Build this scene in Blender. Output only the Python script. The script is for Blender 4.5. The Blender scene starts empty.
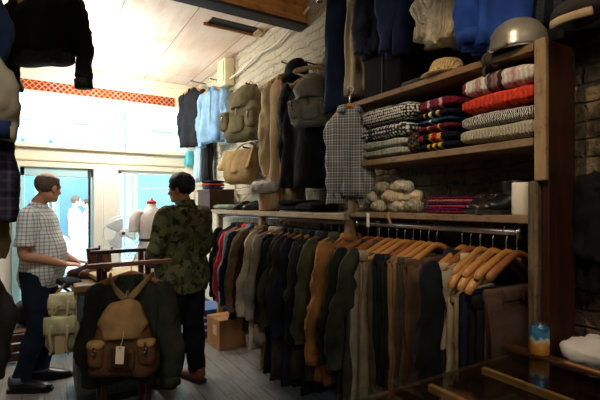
import bpy, bmesh, math, random
from mathutils import Vector, Matrix, noise
PI = math.pi
SC = bpy.context.scene
COL = SC.collection
R = random.Random(7)

# ------------------------------------------------------------------ camera model
YAW = math.radians(31.3); S, CC = math.sin(YAW), math.cos(YAW)
F, HZ, EYE = 420.0, 205.0, 1.48
def ray(px, py):
    u = (px - 300.0) / F; v = (HZ - py) / F
    return (S + u * CC, CC - u * S, v)
def onX(px, py, X):
    a, b, c = ray(px, py); t = X / a; return Vector((X, b * t, EYE + c * t))
def onY(px, py, Y):
    a, b, c = ray(px, py); t = Y / b; return Vector((a * t, Y, EYE + c * t))
def at(px, py, t):
    a, b, c = ray(px, py); return Vector((a * t, b * t, EYE + c * t))
def railY(px, X):
    return onX(px, HZ, X).y

# ------------------------------------------------------------------ basic object helpers
def mk(name, bm, mat, parent=None, smooth=True, loc=None, rot=None):
    me = bpy.data.meshes.new(name)
    bmesh.ops.recalc_face_normals(bm, faces=bm.faces)
    bm.to_mesh(me); bm.free()
    if smooth:
        for p in me.polygons: p.use_smooth = True
    o = bpy.data.objects.new(name, me)
    COL.objects.link(o)
    if mat is not None:
        for m in (mat if isinstance(mat, (list, tuple)) else [mat]): me.materials.append(m)
    if parent is not None: o.parent = parent
    if loc is not None: o.location = loc
    if rot is not None: o.rotation_euler = rot
    return o
def tag(o, label, cat, group=None, kind=None):
    o['label'] = label; o['category'] = cat
    if group: o['group'] = group
    if kind: o['kind'] = kind
    return o
def thing(name, label, cat, loc=(0, 0, 0), rot=(0, 0, 0), group=None):
    o = bpy.data.objects.new(name, None); COL.objects.link(o)
    o.empty_display_size = 0.05
    o.location = loc; o.rotation_euler = rot
    return tag(o, label, cat, group)
def struct(name, bm, mat, parent=None, smooth=False):
    o = mk(name, bm, mat, parent, smooth)
    if parent is None: o['kind'] = 'structure'
    return o
def dup(root, loc, rotz, label, group=None):
    r = root.copy(); COL.objects.link(r); r.location = loc; r.rotation_euler = (0, 0, rotz)
    r['label'] = label
    if group: r['group'] = group
    for ch in list(root.children):
        c = ch.copy(); COL.objects.link(c); c.parent = r
        for g in ch.children:
            d = g.copy(); COL.objects.link(d); d.parent = c
    return r

# ------------------------------------------------------------------ geometry helpers
def B(): return bmesh.new()
def box(bm, lo, hi, bev=0.0, seg=2):
    r = bmesh.ops.create_cube(bm, size=1.0)
    vs = r['verts']
    lo, hi = Vector(lo), Vector(hi)
    for v in vs:
        v.co = Vector((lo[i] + (v.co[i] + .5) * (hi[i] - lo[i]) for i in range(3)))
    if bev > 0:
        es = list({e for v in vs for e in v.link_edges})
        bmesh.ops.bevel(bm, geom=es, offset=bev, segments=seg, affect='EDGES', profile=.5)
    return bm
def bx(lo, hi, bev=0.0): return box(B(), lo, hi, bev)
def ring_mesh(bm, rings, capA=True, capB=True, closed=True):
    rows = []
    for ring in rings: rows.append([bm.verts.new(p) for p in ring])
    n = len(rows[0])
    for a, b in zip(rows, rows[1:]):
        for i in range(n if closed else n - 1):
            j = (i + 1) % n
            try: bm.faces.new((a[i], a[j], b[j], b[i]))
            except ValueError: pass
    for row, cap in ((rows[0], capA), (rows[-1], capB)):
        if cap and n > 2:
            c = bm.verts.new(sum((v.co for v in row), Vector()) / n)
            for i in range(n):
                try: bm.faces.new((row[i], row[(i + 1) % n], c))
                except ValueError: pass
    return bm
def spow(c, e): return math.copysign(abs(c) ** e, c)
def loft(bm, secs, n=24, caps=(True, True)):
    """horizontal sections: (cx, cy, z, rx, ry[, exponent, fold amp, fold count, phase])"""
    rings = []
    for s in secs:
        cx, cy, z, rx, ry = s[:5]
        e = s[5] if len(s) > 5 else 1.0
        f, k, ph = (s[6:9] if len(s) > 8 else (0, 1, 0))
        ring = []
        for i in range(n):
            a = 2 * PI * i / n
            m = 1 + f * math.sin(k * a + ph)
            ring.append(Vector((cx + rx * spow(math.cos(a), e) * (1 + .3 * (m - 1)), cy + ry * spow(math.sin(a), e) * m, z)))
        rings.append(ring)
    return ring_mesh(bm, rings, *caps)
def tube(bm, pts, rads, n=12, side=(1, 0, 0), caps=(True, True)):
    pts = [Vector(p) for p in pts]
    rings = []
    side = Vector(side)
    for i, p in enumerate(pts):
        t = (pts[min(i + 1, len(pts) - 1)] - pts[max(i - 1, 0)])
        t = t.normalized() if t.length > 1e-9 else Vector((0, 0, 1))
        a = side - t * side.dot(t)
        if a.length < 1e-4: a = Vector((0, 1, 0)) - t * t.y
        if a.length < 1e-4: a = Vector((0, 0, 1)) - t * t.z
        a.normalize(); b = t.cross(a)
        r = rads[i] if isinstance(rads, (list, tuple)) and len(rads) == len(pts) else rads
        rx, ry = r if isinstance(r, (list, tuple)) else (r, r)
        rings.append([p + a * (rx * math.cos(2 * PI * k / n)) + b * (ry * math.sin(2 * PI * k / n)) for k in range(n)])
    return ring_mesh(bm, rings, *caps)
def curve_pts(pts, m=6):
    """Catmull-Rom resample"""
    pts = [Vector(p) for p in pts]; out = []
    for i in range(len(pts) - 1):
        p0 = pts[max(i - 1, 0)]; p1 = pts[i]; p2 = pts[i + 1]; p3 = pts[min(i + 2, len(pts) - 1)]
        for j in range(m):
            t = j / m
            out.append(.5 * ((2 * p1) + (p2 - p0) * t + (2 * p0 - 5 * p1 + 4 * p2 - p3) * t * t + (3 * p1 - p0 - 3 * p2 + p3) * t ** 3))
    out.append(pts[-1]); return out
def curve_vals(v, m=6):
    q = [Vector((x[0], x[1], 0)) if isinstance(x, (tuple, list)) else Vector((x, x, 0)) for x in v]
    return [(p.x, p.y) for p in curve_pts(q, m)]
def stube(bm, pts, rads, m=5, n=12, side=(1, 0, 0), caps=(True, True)):
    if not isinstance(rads, (list, tuple)) or len(rads) != len(pts): rads = [rads] * len(pts)
    return tube(bm, curve_pts(pts, m), curve_vals(rads, m), n, side, caps)
def lathe(bm, prof, n=24, c=(0, 0, 0)):
    rings = []
    for r, z in prof:
        rings.append([Vector((c[0] + r * math.cos(2 * PI * i / n), c[1] + r * math.sin(2 * PI * i / n), c[2] + z)) for i in range(n)])
    return ring_mesh(bm, rings)
def ell(bm, c, r, n=16, m=10, e1=1.0, e2=1.0, rot=None):
    """superellipsoid"""
    rings = []
    for j in range(m + 1):
        ph = -PI / 2 + PI * (j + .02) / (m + .04)
        ring = []
        for i in range(n):
            a = 2 * PI * i / n
            p = Vector((r[0] * spow(math.cos(ph), e1) * spow(math.cos(a), e2), r[1] * spow(math.cos(ph), e1) * spow(math.sin(a), e2), r[2] * spow(math.sin(ph), e1)))
            if rot is not None: p = rot @ p
            ring.append(Vector(c) + p)
        rings.append(ring)
    return ring_mesh(bm, rings)
def crumple(bm, amp, scale, seed=0, zs=1.0):
    off = Vector((seed * 3.17, seed * 1.31, seed * 7.7))
    bm.normal_update()
    for v in bm.verts:
        p = v.co.copy(); p.z *= zs
        v.co += v.normal * (amp * noise.noise(p * scale + off))
    return bm
def crease(bm, amp, scale, seed=0, zs=.5):
    off = Vector((seed * 2.17, seed * 5.31, seed * 1.7))
    bm.normal_update()
    for v in bm.verts:
        p = v.co.copy(); p.z *= zs
        n = noise.noise(p * scale + off)
        v.co += v.normal * (amp * (.45 - 2.2 * abs(n)))
    return bm
def torus(bm, c, r, rr, axis='Y', n=24, m=6, a0=0, a1=2 * PI):
    pts = []
    full = abs(a1 - a0 - 2 * PI) < 1e-6
    k = n if full else n + 1
    rings = []
    for i in range(k):
        a = a0 + (a1 - a0) * i / n
        rad = {'Y': Vector((math.cos(a), 0, math.sin(a))), 'Z': Vector((math.cos(a), math.sin(a), 0)), 'X': Vector((0, math.cos(a), math.sin(a)))}[axis]
        ax = {'Y': Vector((0, 1, 0)), 'Z': Vector((0, 0, 1)), 'X': Vector((1, 0, 0))}[axis]
        rings.append([Vector(c) + rad * (r + rr * math.cos(2 * PI * j / m)) + ax * (rr * math.sin(2 * PI * j / m)) for j in range(m)])
    if full: rings.append([p.copy() for p in rings[0]])
    ring_mesh(bm, rings, not full, not full)
    if full: bmesh.ops.remove_doubles(bm, verts=bm.verts, dist=1e-6)
    return bm
def remesh(o, voxel, smooth=2):
    m = o.modifiers.new('r', 'REMESH'); m.mode = 'VOXEL'; m.voxel_size = voxel; m.use_smooth_shade = True
    if smooth:
        k = o.modifiers.new('s', 'SMOOTH'); k.iterations = smooth; k.factor = .5
    dg = bpy.context.evaluated_depsgraph_get()
    me = bpy.data.meshes.new_from_object(o.evaluated_get(dg), depsgraph=dg)
    o.modifiers.clear()
    mats = list(o.data.materials)
    o.data = me
    if not me.materials:
        for x in mats: me.materials.append(x)
    for p in me.polygons: p.use_smooth = True
    return o

# ------------------------------------------------------------------ materials
def hexc(h):
    h = h.lstrip('#'); v = [int(h[i:i + 2], 16) / 255 for i in (0, 2, 4)]
    return tuple((x / 12.92 if x <= .04045 else ((x + .055) / 1.055) ** 2.4) for x in v) + (1,)
_mats = {}
class NT:
    def __init__(s, name):
        s.m = bpy.data.materials.new(name); s.m.use_nodes = True
        s.t = s.m.node_tree; s.n = s.t.nodes; s.b = s.n['Principled BSDF']
    def add(s, typ, **kw):
        o = s.n.new(typ)
        for k, v in kw.items():
            if k in o.inputs: o.inputs[k].default_value = v
            else: setattr(o, k, v)
        return o
    def link(s, a, b): s.t.links.new(a, b)
    def coord(s, kind='Object', scale=(1, 1, 1), rot=(0, 0, 0)):
        tc = s.add('ShaderNodeTexCoord'); mp = s.add('ShaderNodeMapping')
        mp.inputs['Scale'].default_value = scale; mp.inputs['Rotation'].default_value = rot
        s.link(tc.outputs[kind], mp.inputs['Vector']); return mp.outputs['Vector']
    def ramp(s, fac, stops, interp='LINEAR'):
        r = s.add('ShaderNodeValToRGB'); cr = r.color_ramp; cr.interpolation = interp
        while len(cr.elements) < len(stops): cr.elements.new(.5)
        for e, (p, c) in zip(cr.elements, stops): e.position = p; e.color = c
        s.link(fac, r.inputs['Fac']); return r.outputs['Color']
    def mix(s, fac, a, b, mode='MIX'):
        x = s.add('ShaderNodeMix', data_type='RGBA', blend_type=mode)
        for sock, v in ((x.inputs[0], fac), (x.inputs[6], a), (x.inputs[7], b)):
            if hasattr(v, 'is_linked') or hasattr(v, 'links'): s.link(v, sock)
            else: sock.default_value = v
        return x.outputs[2]
    def math(s, op, a, b=None):
        x = s.add('ShaderNodeMath', operation=op)
        for sock, v in ((x.inputs[0], a), (x.inputs[1], b)):
            if v is None: continue
            if hasattr(v, 'links'): s.link(v, sock)
            else: sock.default_value = v
        return x.outputs[0]
    def noise(s, vec, scale, detail=4, rough=.55):
        x = s.add('ShaderNodeTexNoise'); x.inputs['Scale'].default_value = scale; x.inputs['Detail'].default_value = detail
        x.inputs['Roughness'].default_value = rough; s.link(vec, x.inputs['Vector']); return x.outputs['Fac']
    def bump(s, h, strength=.3, dist=.01):
        x = s.add('ShaderNodeBump'); x.inputs['Strength'].default_value = strength; x.inputs['Distance'].default_value = dist
        s.link(h, x.inputs['Height']); s.link(x.outputs['Normal'], s.b.inputs['Normal'])
    def out(s, col=None, rough=.8, spec=.3, metal=0):
        if col is not None:
            if hasattr(col, 'links'): s.link(col, s.b.inputs['Base Color'])
            else: s.b.inputs['Base Color'].default_value = col
        s.b.inputs['Roughness'].default_value = rough
        s.b.inputs['Specular IOR Level'].default_value = spec
        s.b.inputs['Metallic'].default_value = metal
        return s.m
def sc(c, k): return (min(1, c[0] * k), min(1, c[1] * k), min(1, c[2] * k), 1)
def fab(h, var=.35, rough=.92, bump=.25):
    key = ('fab', h, var, rough, bump)
    if key in _mats: return _mats[key]
    t = NT('cloth_' + h.strip('#')); c = hexc(h); v = t.coord()
    n1 = t.noise(v, 7, 3); col = t.ramp(n1, [(.3, sc(c, 1 - var)), (.7, sc(c, 1 + var))])
    n2 = t.noise(v, 300, 2); n3 = t.noise(v, 22, 3)
    t.bump(t.math('ADD', t.math('MULTIPLY', n2, .15), n3), bump, .02)
    _mats[key] = t.out(col, rough, .15); return _mats[key]
def knit(h, stripes=None, scale=1.0, axis=1, rib=90):
    """knitted wool; stripes = [(pos, hex)] constant bands along the object's axis (range -0.5..0.5 metres*scale)"""
    key = ('knit', h, str(stripes), scale, axis, rib)
    if key in _mats: return _mats[key]
    t = NT('knit_' + h.strip('#')); v = t.coord()
    sep = t.add('ShaderNodeSeparateXYZ'); t.link(v, sep.inputs[0])
    if stripes:
        f = t.math('ADD', t.math('MULTIPLY', sep.outputs[axis], scale), .5)
        col = t.ramp(f, [(p, hexc(x)) for p, x in stripes], 'CONSTANT')
    else: col = t.ramp(t.noise(v, 30, 3), [(.35, sc(hexc(h), .82)), (.7, sc(hexc(h), 1.12))])
    w = t.add('ShaderNodeTexWave', wave_type='BANDS', bands_direction='Y'); w.inputs['Scale'].default_value = rib / 6; w.inputs['Distortion'].default_value = 2.5
    w.inputs['Detail'].default_value = 2; w.inputs['Detail Scale'].default_value = 3
    t.link(v, w.inputs['Vector'])
    n = t.noise(v, 160, 2)
    col = t.mix(.3, col, w.outputs['Color'], 'MULTIPLY')
    t.bump(t.math('ADD', w.outputs['Fac'], n), .6, .012)
    _mats[key] = t.out(col, .95, .1); return _mats[key]
def knit2(a, b, s=70, kind='check'):
    """two colour patterned knit: check / zigzag rows / dots"""
    key = ('knit2', a, b, s, kind)
    if key in _mats: return _mats[key]
    t = NT('patterned_knit'); v = t.coord()
    if kind == 'check':
        k = t.add('ShaderNodeTexChecker'); k.inputs['Scale'].default_value = s; t.link(t.coord(rot=(.5, .3, .6)), k.inputs['Vector'])
        f = k.outputs['Fac']
    elif kind == 'wave':
        k = t.add('ShaderNodeTexWave', wave_type='BANDS', bands_direction='Y'); k.inputs['Scale'].default_value = s / 6; k.inputs['Distortion'].default_value = 5
        k.inputs['Detail Scale'].default_value = 2; t.link(v, k.inputs['Vector']); f = k.outputs['Fac']
    else:
        k = t.add('ShaderNodeTexVoronoi', feature='F1'); k.inputs['Scale'].default_value = s; k.inputs['Randomness'].default_value = .25; t.link(v, k.inputs['Vector'])
        f = k.outputs['Distance']
    col = t.ramp(f, [(0, hexc(a)), (.42, hexc(a)), (.5, hexc(b)), (1, hexc(b))])
    t.bump(t.math('ADD', f, t.noise(v, 150, 2)), .5, .01)
    _mats[key] = t.out(col, .95, .1); return _mats[key]
def grid_check(base, line, s=40, w=.22, line2=None, s2=None, mixf=.75):
    """woven check: two sets of lines over a base cloth"""
    key = ('grid', base, line, s, w, line2)
    if key in _mats: return _mats[key]
    t = NT('checked_cloth'); v = t.coord()
    sep = t.add('ShaderNodeSeparateXYZ'); t.link(v, sep.inputs[0])
    def lines(out, s, w):
        return t.math('LESS_THAN', t.math('FRACT', t.math('ADD', t.math('MULTIPLY', out, s), 100.0)), w)
    tcn = t.add('ShaderNodeTexCoord'); sn = t.add('ShaderNodeSeparateXYZ'); t.link(tcn.outputs['Normal'], sn.inputs[0])
    side = t.math('GREATER_THAN', t.math('ABSOLUTE', sn.outputs[0]), t.math('ABSOLUTE', sn.outputs[1]))
    hm = t.add('ShaderNodeMix', data_type='FLOAT'); t.link(side, hm.inputs[0]); t.link(sep.outputs[0], hm.inputs[2]); t.link(sep.outputs[1], hm.inputs[3])
    h = hm.outputs[0]
    f = t.math('MULTIPLY', t.math('ADD', lines(h, s, w), lines(sep.outputs[2], s, w)), .5 * mixf * 2 / 1.6)
    col = t.mix(f, hexc(base), hexc(line))
    if line2:
        f2 = t.math('MULTIPLY', t.math('ADD', lines(h, s2, .1), lines(sep.outputs[2], s2, .1)), .45)
        col = t.mix(f2, col, hexc(line2))
    t.bump(t.noise(v, 20, 3), .25, .015)
    _mats[key] = t.out(col, .9, .12); return _mats[key]
def plain(h, rough=.5, spec=.4, metal=0, var=0.0, bump=0, nscale=12):
    key = ('plain', h, rough, metal, var, bump, nscale)
    if key in _mats: return _mats[key]
    t = NT('surface_' + h.strip('#')); c = hexc(h); v = t.coord()
    n = t.noise(v, nscale, 4); k = max(var, .03)
    col = t.ramp(n, [(.3, sc(c, 1 - k)), (.7, sc(c, 1 + k))])
    if bump: t.bump(n, bump, .01)
    _mats[key] = t.out(col, rough, spec, metal); return _mats[key]
def wood(a, b, axis='Y', rough=.6, s=1.0, spec=.3, knots=True):
    key = ('wood', a, b, axis, rough, s)
    if key in _mats: return _mats[key]
    t = NT('wood_' + a.strip('#'))
    k = {'X': (1.2, 14, 14), 'Y': (14, 1.2, 14), 'Z': (14, 14, 1.2)}[axis]
    v = t.coord(scale=tuple(q * s for q in k)); v2 = t.coord()
    n = t.noise(v, 3, 6, .65); n2 = t.noise(v2, 2.5 * s, 3)
    col = t.ramp(n, [(.28, hexc(a)), (.72, hexc(b))])
    n3 = t.noise(v2, 22 * s, 5, .7)
    col = t.mix(t.math('MULTIPLY', n2, .55), col, sc(hexc(a), .4))
    col = t.mix(t.ramp(n3, [(.52, (0, 0, 0, 1)), (.72, (.75, .75, .75, 1))]), col, sc(hexc(a), .3))
    t.bump(n, .35, .006)
    _mats[key] = t.out(col, rough, spec); return _mats[key]
def glass_mat(tint=(.95, .98, 1, 1), refl=1.0, name='window_glass', base=.0):
    key = ('glass', tint, refl, name)
    if key in _mats: return _mats[key]
    m = bpy.data.materials.new(name); m.use_nodes = True; t = m.node_tree; t.nodes.clear()
    o = t.nodes.new('ShaderNodeOutputMaterial'); mx = t.nodes.new('ShaderNodeMixShader')
    tr = t.nodes.new('ShaderNodeBsdfTransparent'); tr.inputs[0].default_value = tint
    gl = t.nodes.new('ShaderNodeBsdfGlossy'); gl.inputs['Roughness'].default_value = .03
    fr = t.nodes.new('ShaderNodeFresnel'); fr.inputs[0].default_value = 1.45
    mu = t.nodes.new('ShaderNodeMath'); mu.operation = 'MULTIPLY_ADD'; mu.inputs[1].default_value = refl; mu.inputs[2].default_value = base
    ge = t.nodes.new('ShaderNodeNewGeometry'); iv = t.nodes.new('ShaderNodeMath'); iv.operation = 'SUBTRACT'; iv.inputs[0].default_value = 1
    m2 = t.nodes.new('ShaderNodeMath'); m2.operation = 'MULTIPLY'
    t.links.new(ge.outputs['Backfacing'], iv.inputs[1]); t.links.new(fr.outputs[0], mu.inputs[0]); t.links.new(mu.outputs[0], m2.inputs[0]); t.links.new(iv.outputs[0], m2.inputs[1]); t.links.new(m2.outputs[0], mx.inputs[0])
    t.links.new(tr.outputs[0], mx.inputs[1]); t.links.new(gl.outputs[0], mx.inputs[2]); t.links.new(mx.outputs[0], o.inputs[0])
    _mats[key] = m; return m
def camo_mat():
    t = NT('camouflage_cloth'); v = t.coord(scale=(1, 1, 1.25))
    a = t.noise(v, 11, 3, .5); b = t.noise(t.coord(scale=(1, 1, 1.3), rot=(.4, 1.2, .8)), 13, 3, .5); c = t.noise(t.coord(rot=(1, .3, 2)), 15, 3, .5)
    col = t.mix(t.ramp(a, [(.48, (0, 0, 0, 1)), (.5, (1, 1, 1, 1))]), hexc('#4f5838'), hexc('#646040'))
    col = t.mix(t.ramp(b, [(.53, (0, 0, 0, 1)), (.55, (1, 1, 1, 1))]), col, hexc('#443c28'))
    col = t.mix(t.ramp(c, [(.58, (0, 0, 0, 1)), (.6, (1, 1, 1, 1))]), col, hexc('#25261a'))
    t.bump(t.noise(v, 16, 3), .4, .03)
    return t.out(col, .9, .15)
def brick_mat():
    t = NT('old_brick')
    tc = t.add('ShaderNodeTexCoord'); sep = t.add('ShaderNodeSeparateXYZ'); cmb = t.add('ShaderNodeCombineXYZ')
    t.link(tc.outputs['Object'], sep.inputs[0]); t.link(sep.outputs[1], cmb.inputs[0]); t.link(sep.outputs[2], cmb.inputs[1])
    nz = t.add('ShaderNodeTexNoise'); nz.inputs['Scale'].default_value = 5; nz.inputs['Detail'].default_value = 4; t.link(tc.outputs['Object'], nz.inputs['Vector'])
    vv = t.add('ShaderNodeVectorMath', operation='MULTIPLY_ADD'); vv.inputs[1].default_value = (.085, .085, 0)
    t.link(nz.outputs['Color'], vv.inputs[0]); t.link(cmb.outputs[0], vv.inputs[2])
    br = t.add('ShaderNodeTexBrick'); br.inputs['Scale'].default_value = 1; br.inputs['Brick Width'].default_value = .24; br.inputs['Row Height'].default_value = .082
    br.inputs['Mortar Size'].default_value = .011; br.inputs['Mortar Smooth'].default_value = 1.0; br.inputs['Bias'].default_value = -.1
    br.inputs['Color1'].default_value = hexc('#6e5c45'); br.inputs['Color2'].default_value = hexc('#7d6b51'); br.inputs['Mortar'].default_value = hexc('#5a4c3a')
    t.link(vv.outputs[0], br.inputs['Vector'])
    n = t.noise(tc.outputs['Object'], 4.5, 7, .7); n2 = t.noise(tc.outputs['Object'], 30, 5, .7)
    col = t.mix(t.ramp(n, [(.35, (0, 0, 0, 1)), (.68, (1, 1, 1, 1))]), br.outputs['Color'], hexc('#3a2f24'), 'MIX')
    col = t.mix(t.ramp(n2, [(.4, (0, 0, 0, 1)), (.75, (1, 1, 1, 1))]), col, hexc('#8f7e64'))
    # mixed paler towards the window end
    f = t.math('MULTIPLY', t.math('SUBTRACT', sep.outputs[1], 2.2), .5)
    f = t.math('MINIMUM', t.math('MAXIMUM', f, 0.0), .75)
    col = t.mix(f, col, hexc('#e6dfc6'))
    h = t.math('ADD', t.math('MULTIPLY', br.outputs['Fac'], -.45), t.math('ADD', t.math('MULTIPLY', n, 1.4), t.math('MULTIPLY', n2, .5)))
    t.bump(h, .9, .03)
    return t.out(col, .9, .15)
def floor_mat():
    t = NT('worn_floorboards')
    tc = t.add('ShaderNodeTexCoord'); sep = t.add('ShaderNodeSeparateXYZ'); cmb = t.add('ShaderNodeCombineXYZ')
    t.link(tc.outputs['Object'], sep.inputs[0]); t.link(sep.outputs[1], cmb.inputs[0]); t.link(sep.outputs[0], cmb.inputs[1])
    br = t.add('ShaderNodeTexBrick'); br.inputs['Scale'].default_value = 1; br.inputs['Brick Width'].default_value = 1.9; br.inputs['Row Height'].default_value = .15
    br.inputs['Mortar Size'].default_value = .006; br.inputs['Mortar Smooth'].default_value = .1; br.offset = .37
    br.inputs['Color1'].default_value = hexc('#77706a'); br.inputs['Color2'].default_value = hexc('#8e8983'); br.inputs['Mortar'].default_value = hexc('#16130f')
    t.link(cmb.outputs[0], br.inputs['Vector'])
    g = t.noise(t.coord(scale=(16, 1.2, 1)), 3, 6, .65); w = t.noise(tc.outputs['Object'], 1.6, 4)
    col = t.mix(t.ramp(g, [(.35, (0, 0, 0, 1)), (.75, (1, 1, 1, 1))]), br.outputs['Color'], hexc('#a8a5a2'))
    col = t.mix(t.ramp(w, [(.35, (0, 0, 0, 1)), (.8, (.8, .8, .8, 1))]), col, hexc('#4e443a'))
    t.bump(t.math('ADD', t.math('MULTIPLY', br.outputs['Fac'], -1.0), t.math('MULTIPLY', g, .35)), .5, .012)
    return t.out(col, .48, .4)
def ceiling_mat():
    t = NT('whitewashed_boards')
    tc = t.add('ShaderNodeTexCoord'); sep = t.add('ShaderNodeSeparateXYZ'); cmb = t.add('ShaderNodeCombineXYZ')
    t.link(tc.outputs['Object'], sep.inputs[0]); t.link(sep.outputs[1], cmb.inputs[0]); t.link(sep.outputs[0], cmb.inputs[1])
    br = t.add('ShaderNodeTexBrick'); br.inputs['Scale'].default_value = 1; br.inputs['Brick Width'].default_value = 2.4; br.inputs['Row Height'].default_value = .62
    br.inputs['Mortar Size'].default_value = .006; br.inputs['Color1'].default_value = hexc('#ecdfd2'); br.inputs['Color2'].default_value = hexc('#e4d3c4'); br.inputs['Mortar'].default_value = hexc('#a08a78')
    t.link(cmb.outputs[0], br.inputs['Vector'])
    g = t.noise(t.coord(scale=(6, 1, 1)), 2.2, 5, .6); w = t.noise(tc.outputs['Object'], 1.3, 5, .6)
    col = t.mix(t.ramp(g, [(.45, (0, 0, 0, 1)), (.8, (.7, .7, .7, 1))]), br.outputs['Color'], hexc('#cda98e'))
    col = t.mix(t.ramp(w, [(.5, (0, 0, 0, 1)), (.75, (.6, .6, .6, 1))]), col, hexc('#d9b79d'))
    t.bump(t.math('MULTIPLY', br.outputs['Fac'], -1.0), .4, .01)
    return t.out(col, .8, .2)
def lattice_mat():
    """red band with a pale diamond lattice"""
    t = NT('red_lattice'); 
    tc = t.add('ShaderNodeTexCoord'); sep = t.add('ShaderNodeSeparateXYZ'); t.link(tc.outputs['Object'], sep.inputs[0])
    a = t.math('MULTIPLY', t.math('ADD', sep.outputs[0], sep.outputs[2]), 14.0); b = t.math('MULTIPLY', t.math('SUBTRACT', sep.outputs[0], sep.outputs[2]), 14.0)
    fa = t.math('LESS_THAN', t.math('FRACT', t.math('ADD', a, 200.0)), .22); fb = t.math('LESS_THAN', t.math('FRACT', t.math('ADD', b, 200.0)), .22)
    f = t.math('MAXIMUM', fa, fb)
    n = t.noise(tc.outputs['Object'], 3, 3)
    red = t.ramp(n, [(.35, hexc('#7c0f10')), (.65, hexc('#9c2014'))])
    pale = t.ramp(n, [(.4, hexc('#c9a48c')), (.6, hexc('#b8904c'))])
    return t.out(t.mix(f, red, pale), .6, .3)
# ================================================================== THE SETTING
XW, XL, YF, YB, ZC = 2.0, -1.5, 6.5, -1.6, 3.33
XS = 1.70            # clothes rail line
XF = 1.65            # front of the shelf unit
M_white = plain('#f2eee2', .5, .4)
M_cream = plain('#efe6cf', .5, .4)
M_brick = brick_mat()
struct('floor', bx((XL - .1, YB - .1, -.1), (XW + .1, YF + .15, 0)), floor_mat())
struct('ceiling', bx((XL - .1, YB - .1, ZC), (XW + .1, YF + .1, ZC + .1)), ceiling_mat())
def brick_wall():
    bm = B(); ny, nz = 90, 40
    rows = [[bm.verts.new((XW, YB + (YF - YB) * i / ny, ZC * j / nz)) for j in range(nz + 1)] for i in range(ny + 1)]
    for i in range(ny):
        for j in range(nz):
            bm.faces.new((rows[i][j], rows[i + 1][j], rows[i + 1][j + 1], rows[i][j + 1]))
    for v in bm.verts:
        v.co.x += .03 * abs(noise.noise(v.co * 3.1)) + .012 * noise.noise(v.co * 9)
    r = bmesh.ops.extrude_face_region(bm, geom=list(bm.faces))
    for g in r['geom']:
        if isinstance(g, bmesh.types.BMVert): g.co.x = XW + .22
    return bm
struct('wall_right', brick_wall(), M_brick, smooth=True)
struct('wall_left', bx((XL - .1, YB - .1, 0), (XL, YF + .1, ZC)), plain('#6b6154', .9, .2, var=.2))
struct('wall_back', bx((XL, YB - .1, 0), (XW, YB, ZC)), plain('#4a423a', .9, .2, var=.2))
# window wall ------------------------------------------------------
def panel_row(bm, x0, x1, z0, z1, y0=YF, y1=YF + .1): box(bm, (x0, y0, z0), (x1, y1, z1), .006, 1)
bm = B()
panel_row(bm, XL, XW, 2.975, ZC)                 # frieze above the transom lights
struct('wall_front', bm, M_cream)
bm = bx((XL, YF - .015, 2.985), (1.70, YF + .002, 3.115))
struct('trim_1', bm, lattice_mat())
struct('trim_2', bx((XL, YF - .06, 3.255), (XW, YF, ZC), .01), M_cream)
bm = bx((XL, YF - .02, 1.98), (XW, YF + .1, 2.29), .008); struct('trim_3', bm, M_cream)                      # fascia under the transom
bm = bx((XL, YF - .09, 2.23), (XW, YF - .02, 2.29), .01); struct('trim_4', bm, M_cream)                     # ledge
bm = bx((XL, YF - .035, 2.06), (XW, YF - .019, 2.085), .004); struct('trim_5', bm, plain('#cfc3a4', .5))     # moulding line
struct('trim_6', bx((.58, YF - .05, 0), (.70, YF + .1, 1.98), .01), M_white)                              # post between door and window
struct('trim_7', bx((.70, YF - .03, 0), (.90, YF + .1, 1.98), .01), M_white)
struct('trim_8', bx((1.86, YF - .05, 0), (XW, YF + .1, ZC), .01), M_white)                                 # corner post
struct('trim_9', bx((-.36, YF - .05, 0), (-.27, YF + .1, 1.98), .01), plain('#a9d3da', .4))
struct('wall_front_left', bx((XL, YF, 0), (-.36, YF + .1, 1.98)), M_white)
struct('trim_10', bx((.90, YF, 0), (1.86, YF + .1, .45), .01), M_white)                                    # stall riser
G = glass_mat()
# transom window : one window of seven lights
w1 = bx((XL, YF + .02, 2.28), (XL + .02, YF + .08, 2.98)); 
xs = [-.14 - .37 * 3, -.14 - .74, -.14 - .37, -.14, .23, .60, .97, 1.34, 1.71]
for x in xs: box(w1, (x - .012, YF + .02, 2.29), (x + .012, YF + .08, 2.975), .004, 1)
box(w1, (XL, YF + .022, 2.66), (1.86, YF + .078, 2.684), .004, 1)
w1 = struct('window_1', w1, M_white)
struct('window_pane', bx((XL, YF + .045, 2.29), (1.86, YF + .05, 2.975)), G, w1)
w2 = B()
for lo, hi in (((.90, 1.93), (1.86, 1.98)), ((.90, .45), (1.86, .52)), ((.90, .45), (.95, 1.98)), ((1.81, .45), (1.86, 1.98)), ((.9, 1.72), (1.86, 1.735))):
    box(w2, (lo[0], YF + .02, lo[1]), (hi[0], YF + .08, hi[1]), .006, 1)
w2 = struct('window_2', w2, plain('#e9f2f2', .4))
struct('window_pane', bx((.95, YF + .045, .52), (1.81, YF + .05, 1.93)), G, w2)
# glazed door leaf
d1 = B()
for lo, hi in (((-.27, 1.86), (.58, 1.98)), ((-.27, 0), (.58, .16)), ((-.27, 0), (-.22, 1.98)), ((.545, 0), (.58, 1.98))):
    box(d1, (lo[0], YF + .02, lo[1]), (hi[0], YF + .07, hi[1]), .006, 1)
d1 = struct('door_1', d1, plain('#b9dde2', .4))
struct('window_pane', bx((-.22, YF + .043, .16), (.545, YF + .048, 1.86)), G, d1)
struct('door_edge', bx((.515, YF - .01, .0), (.545, YF + .02, 1.98), .004), plain('#20272b', .4), d1)
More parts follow.
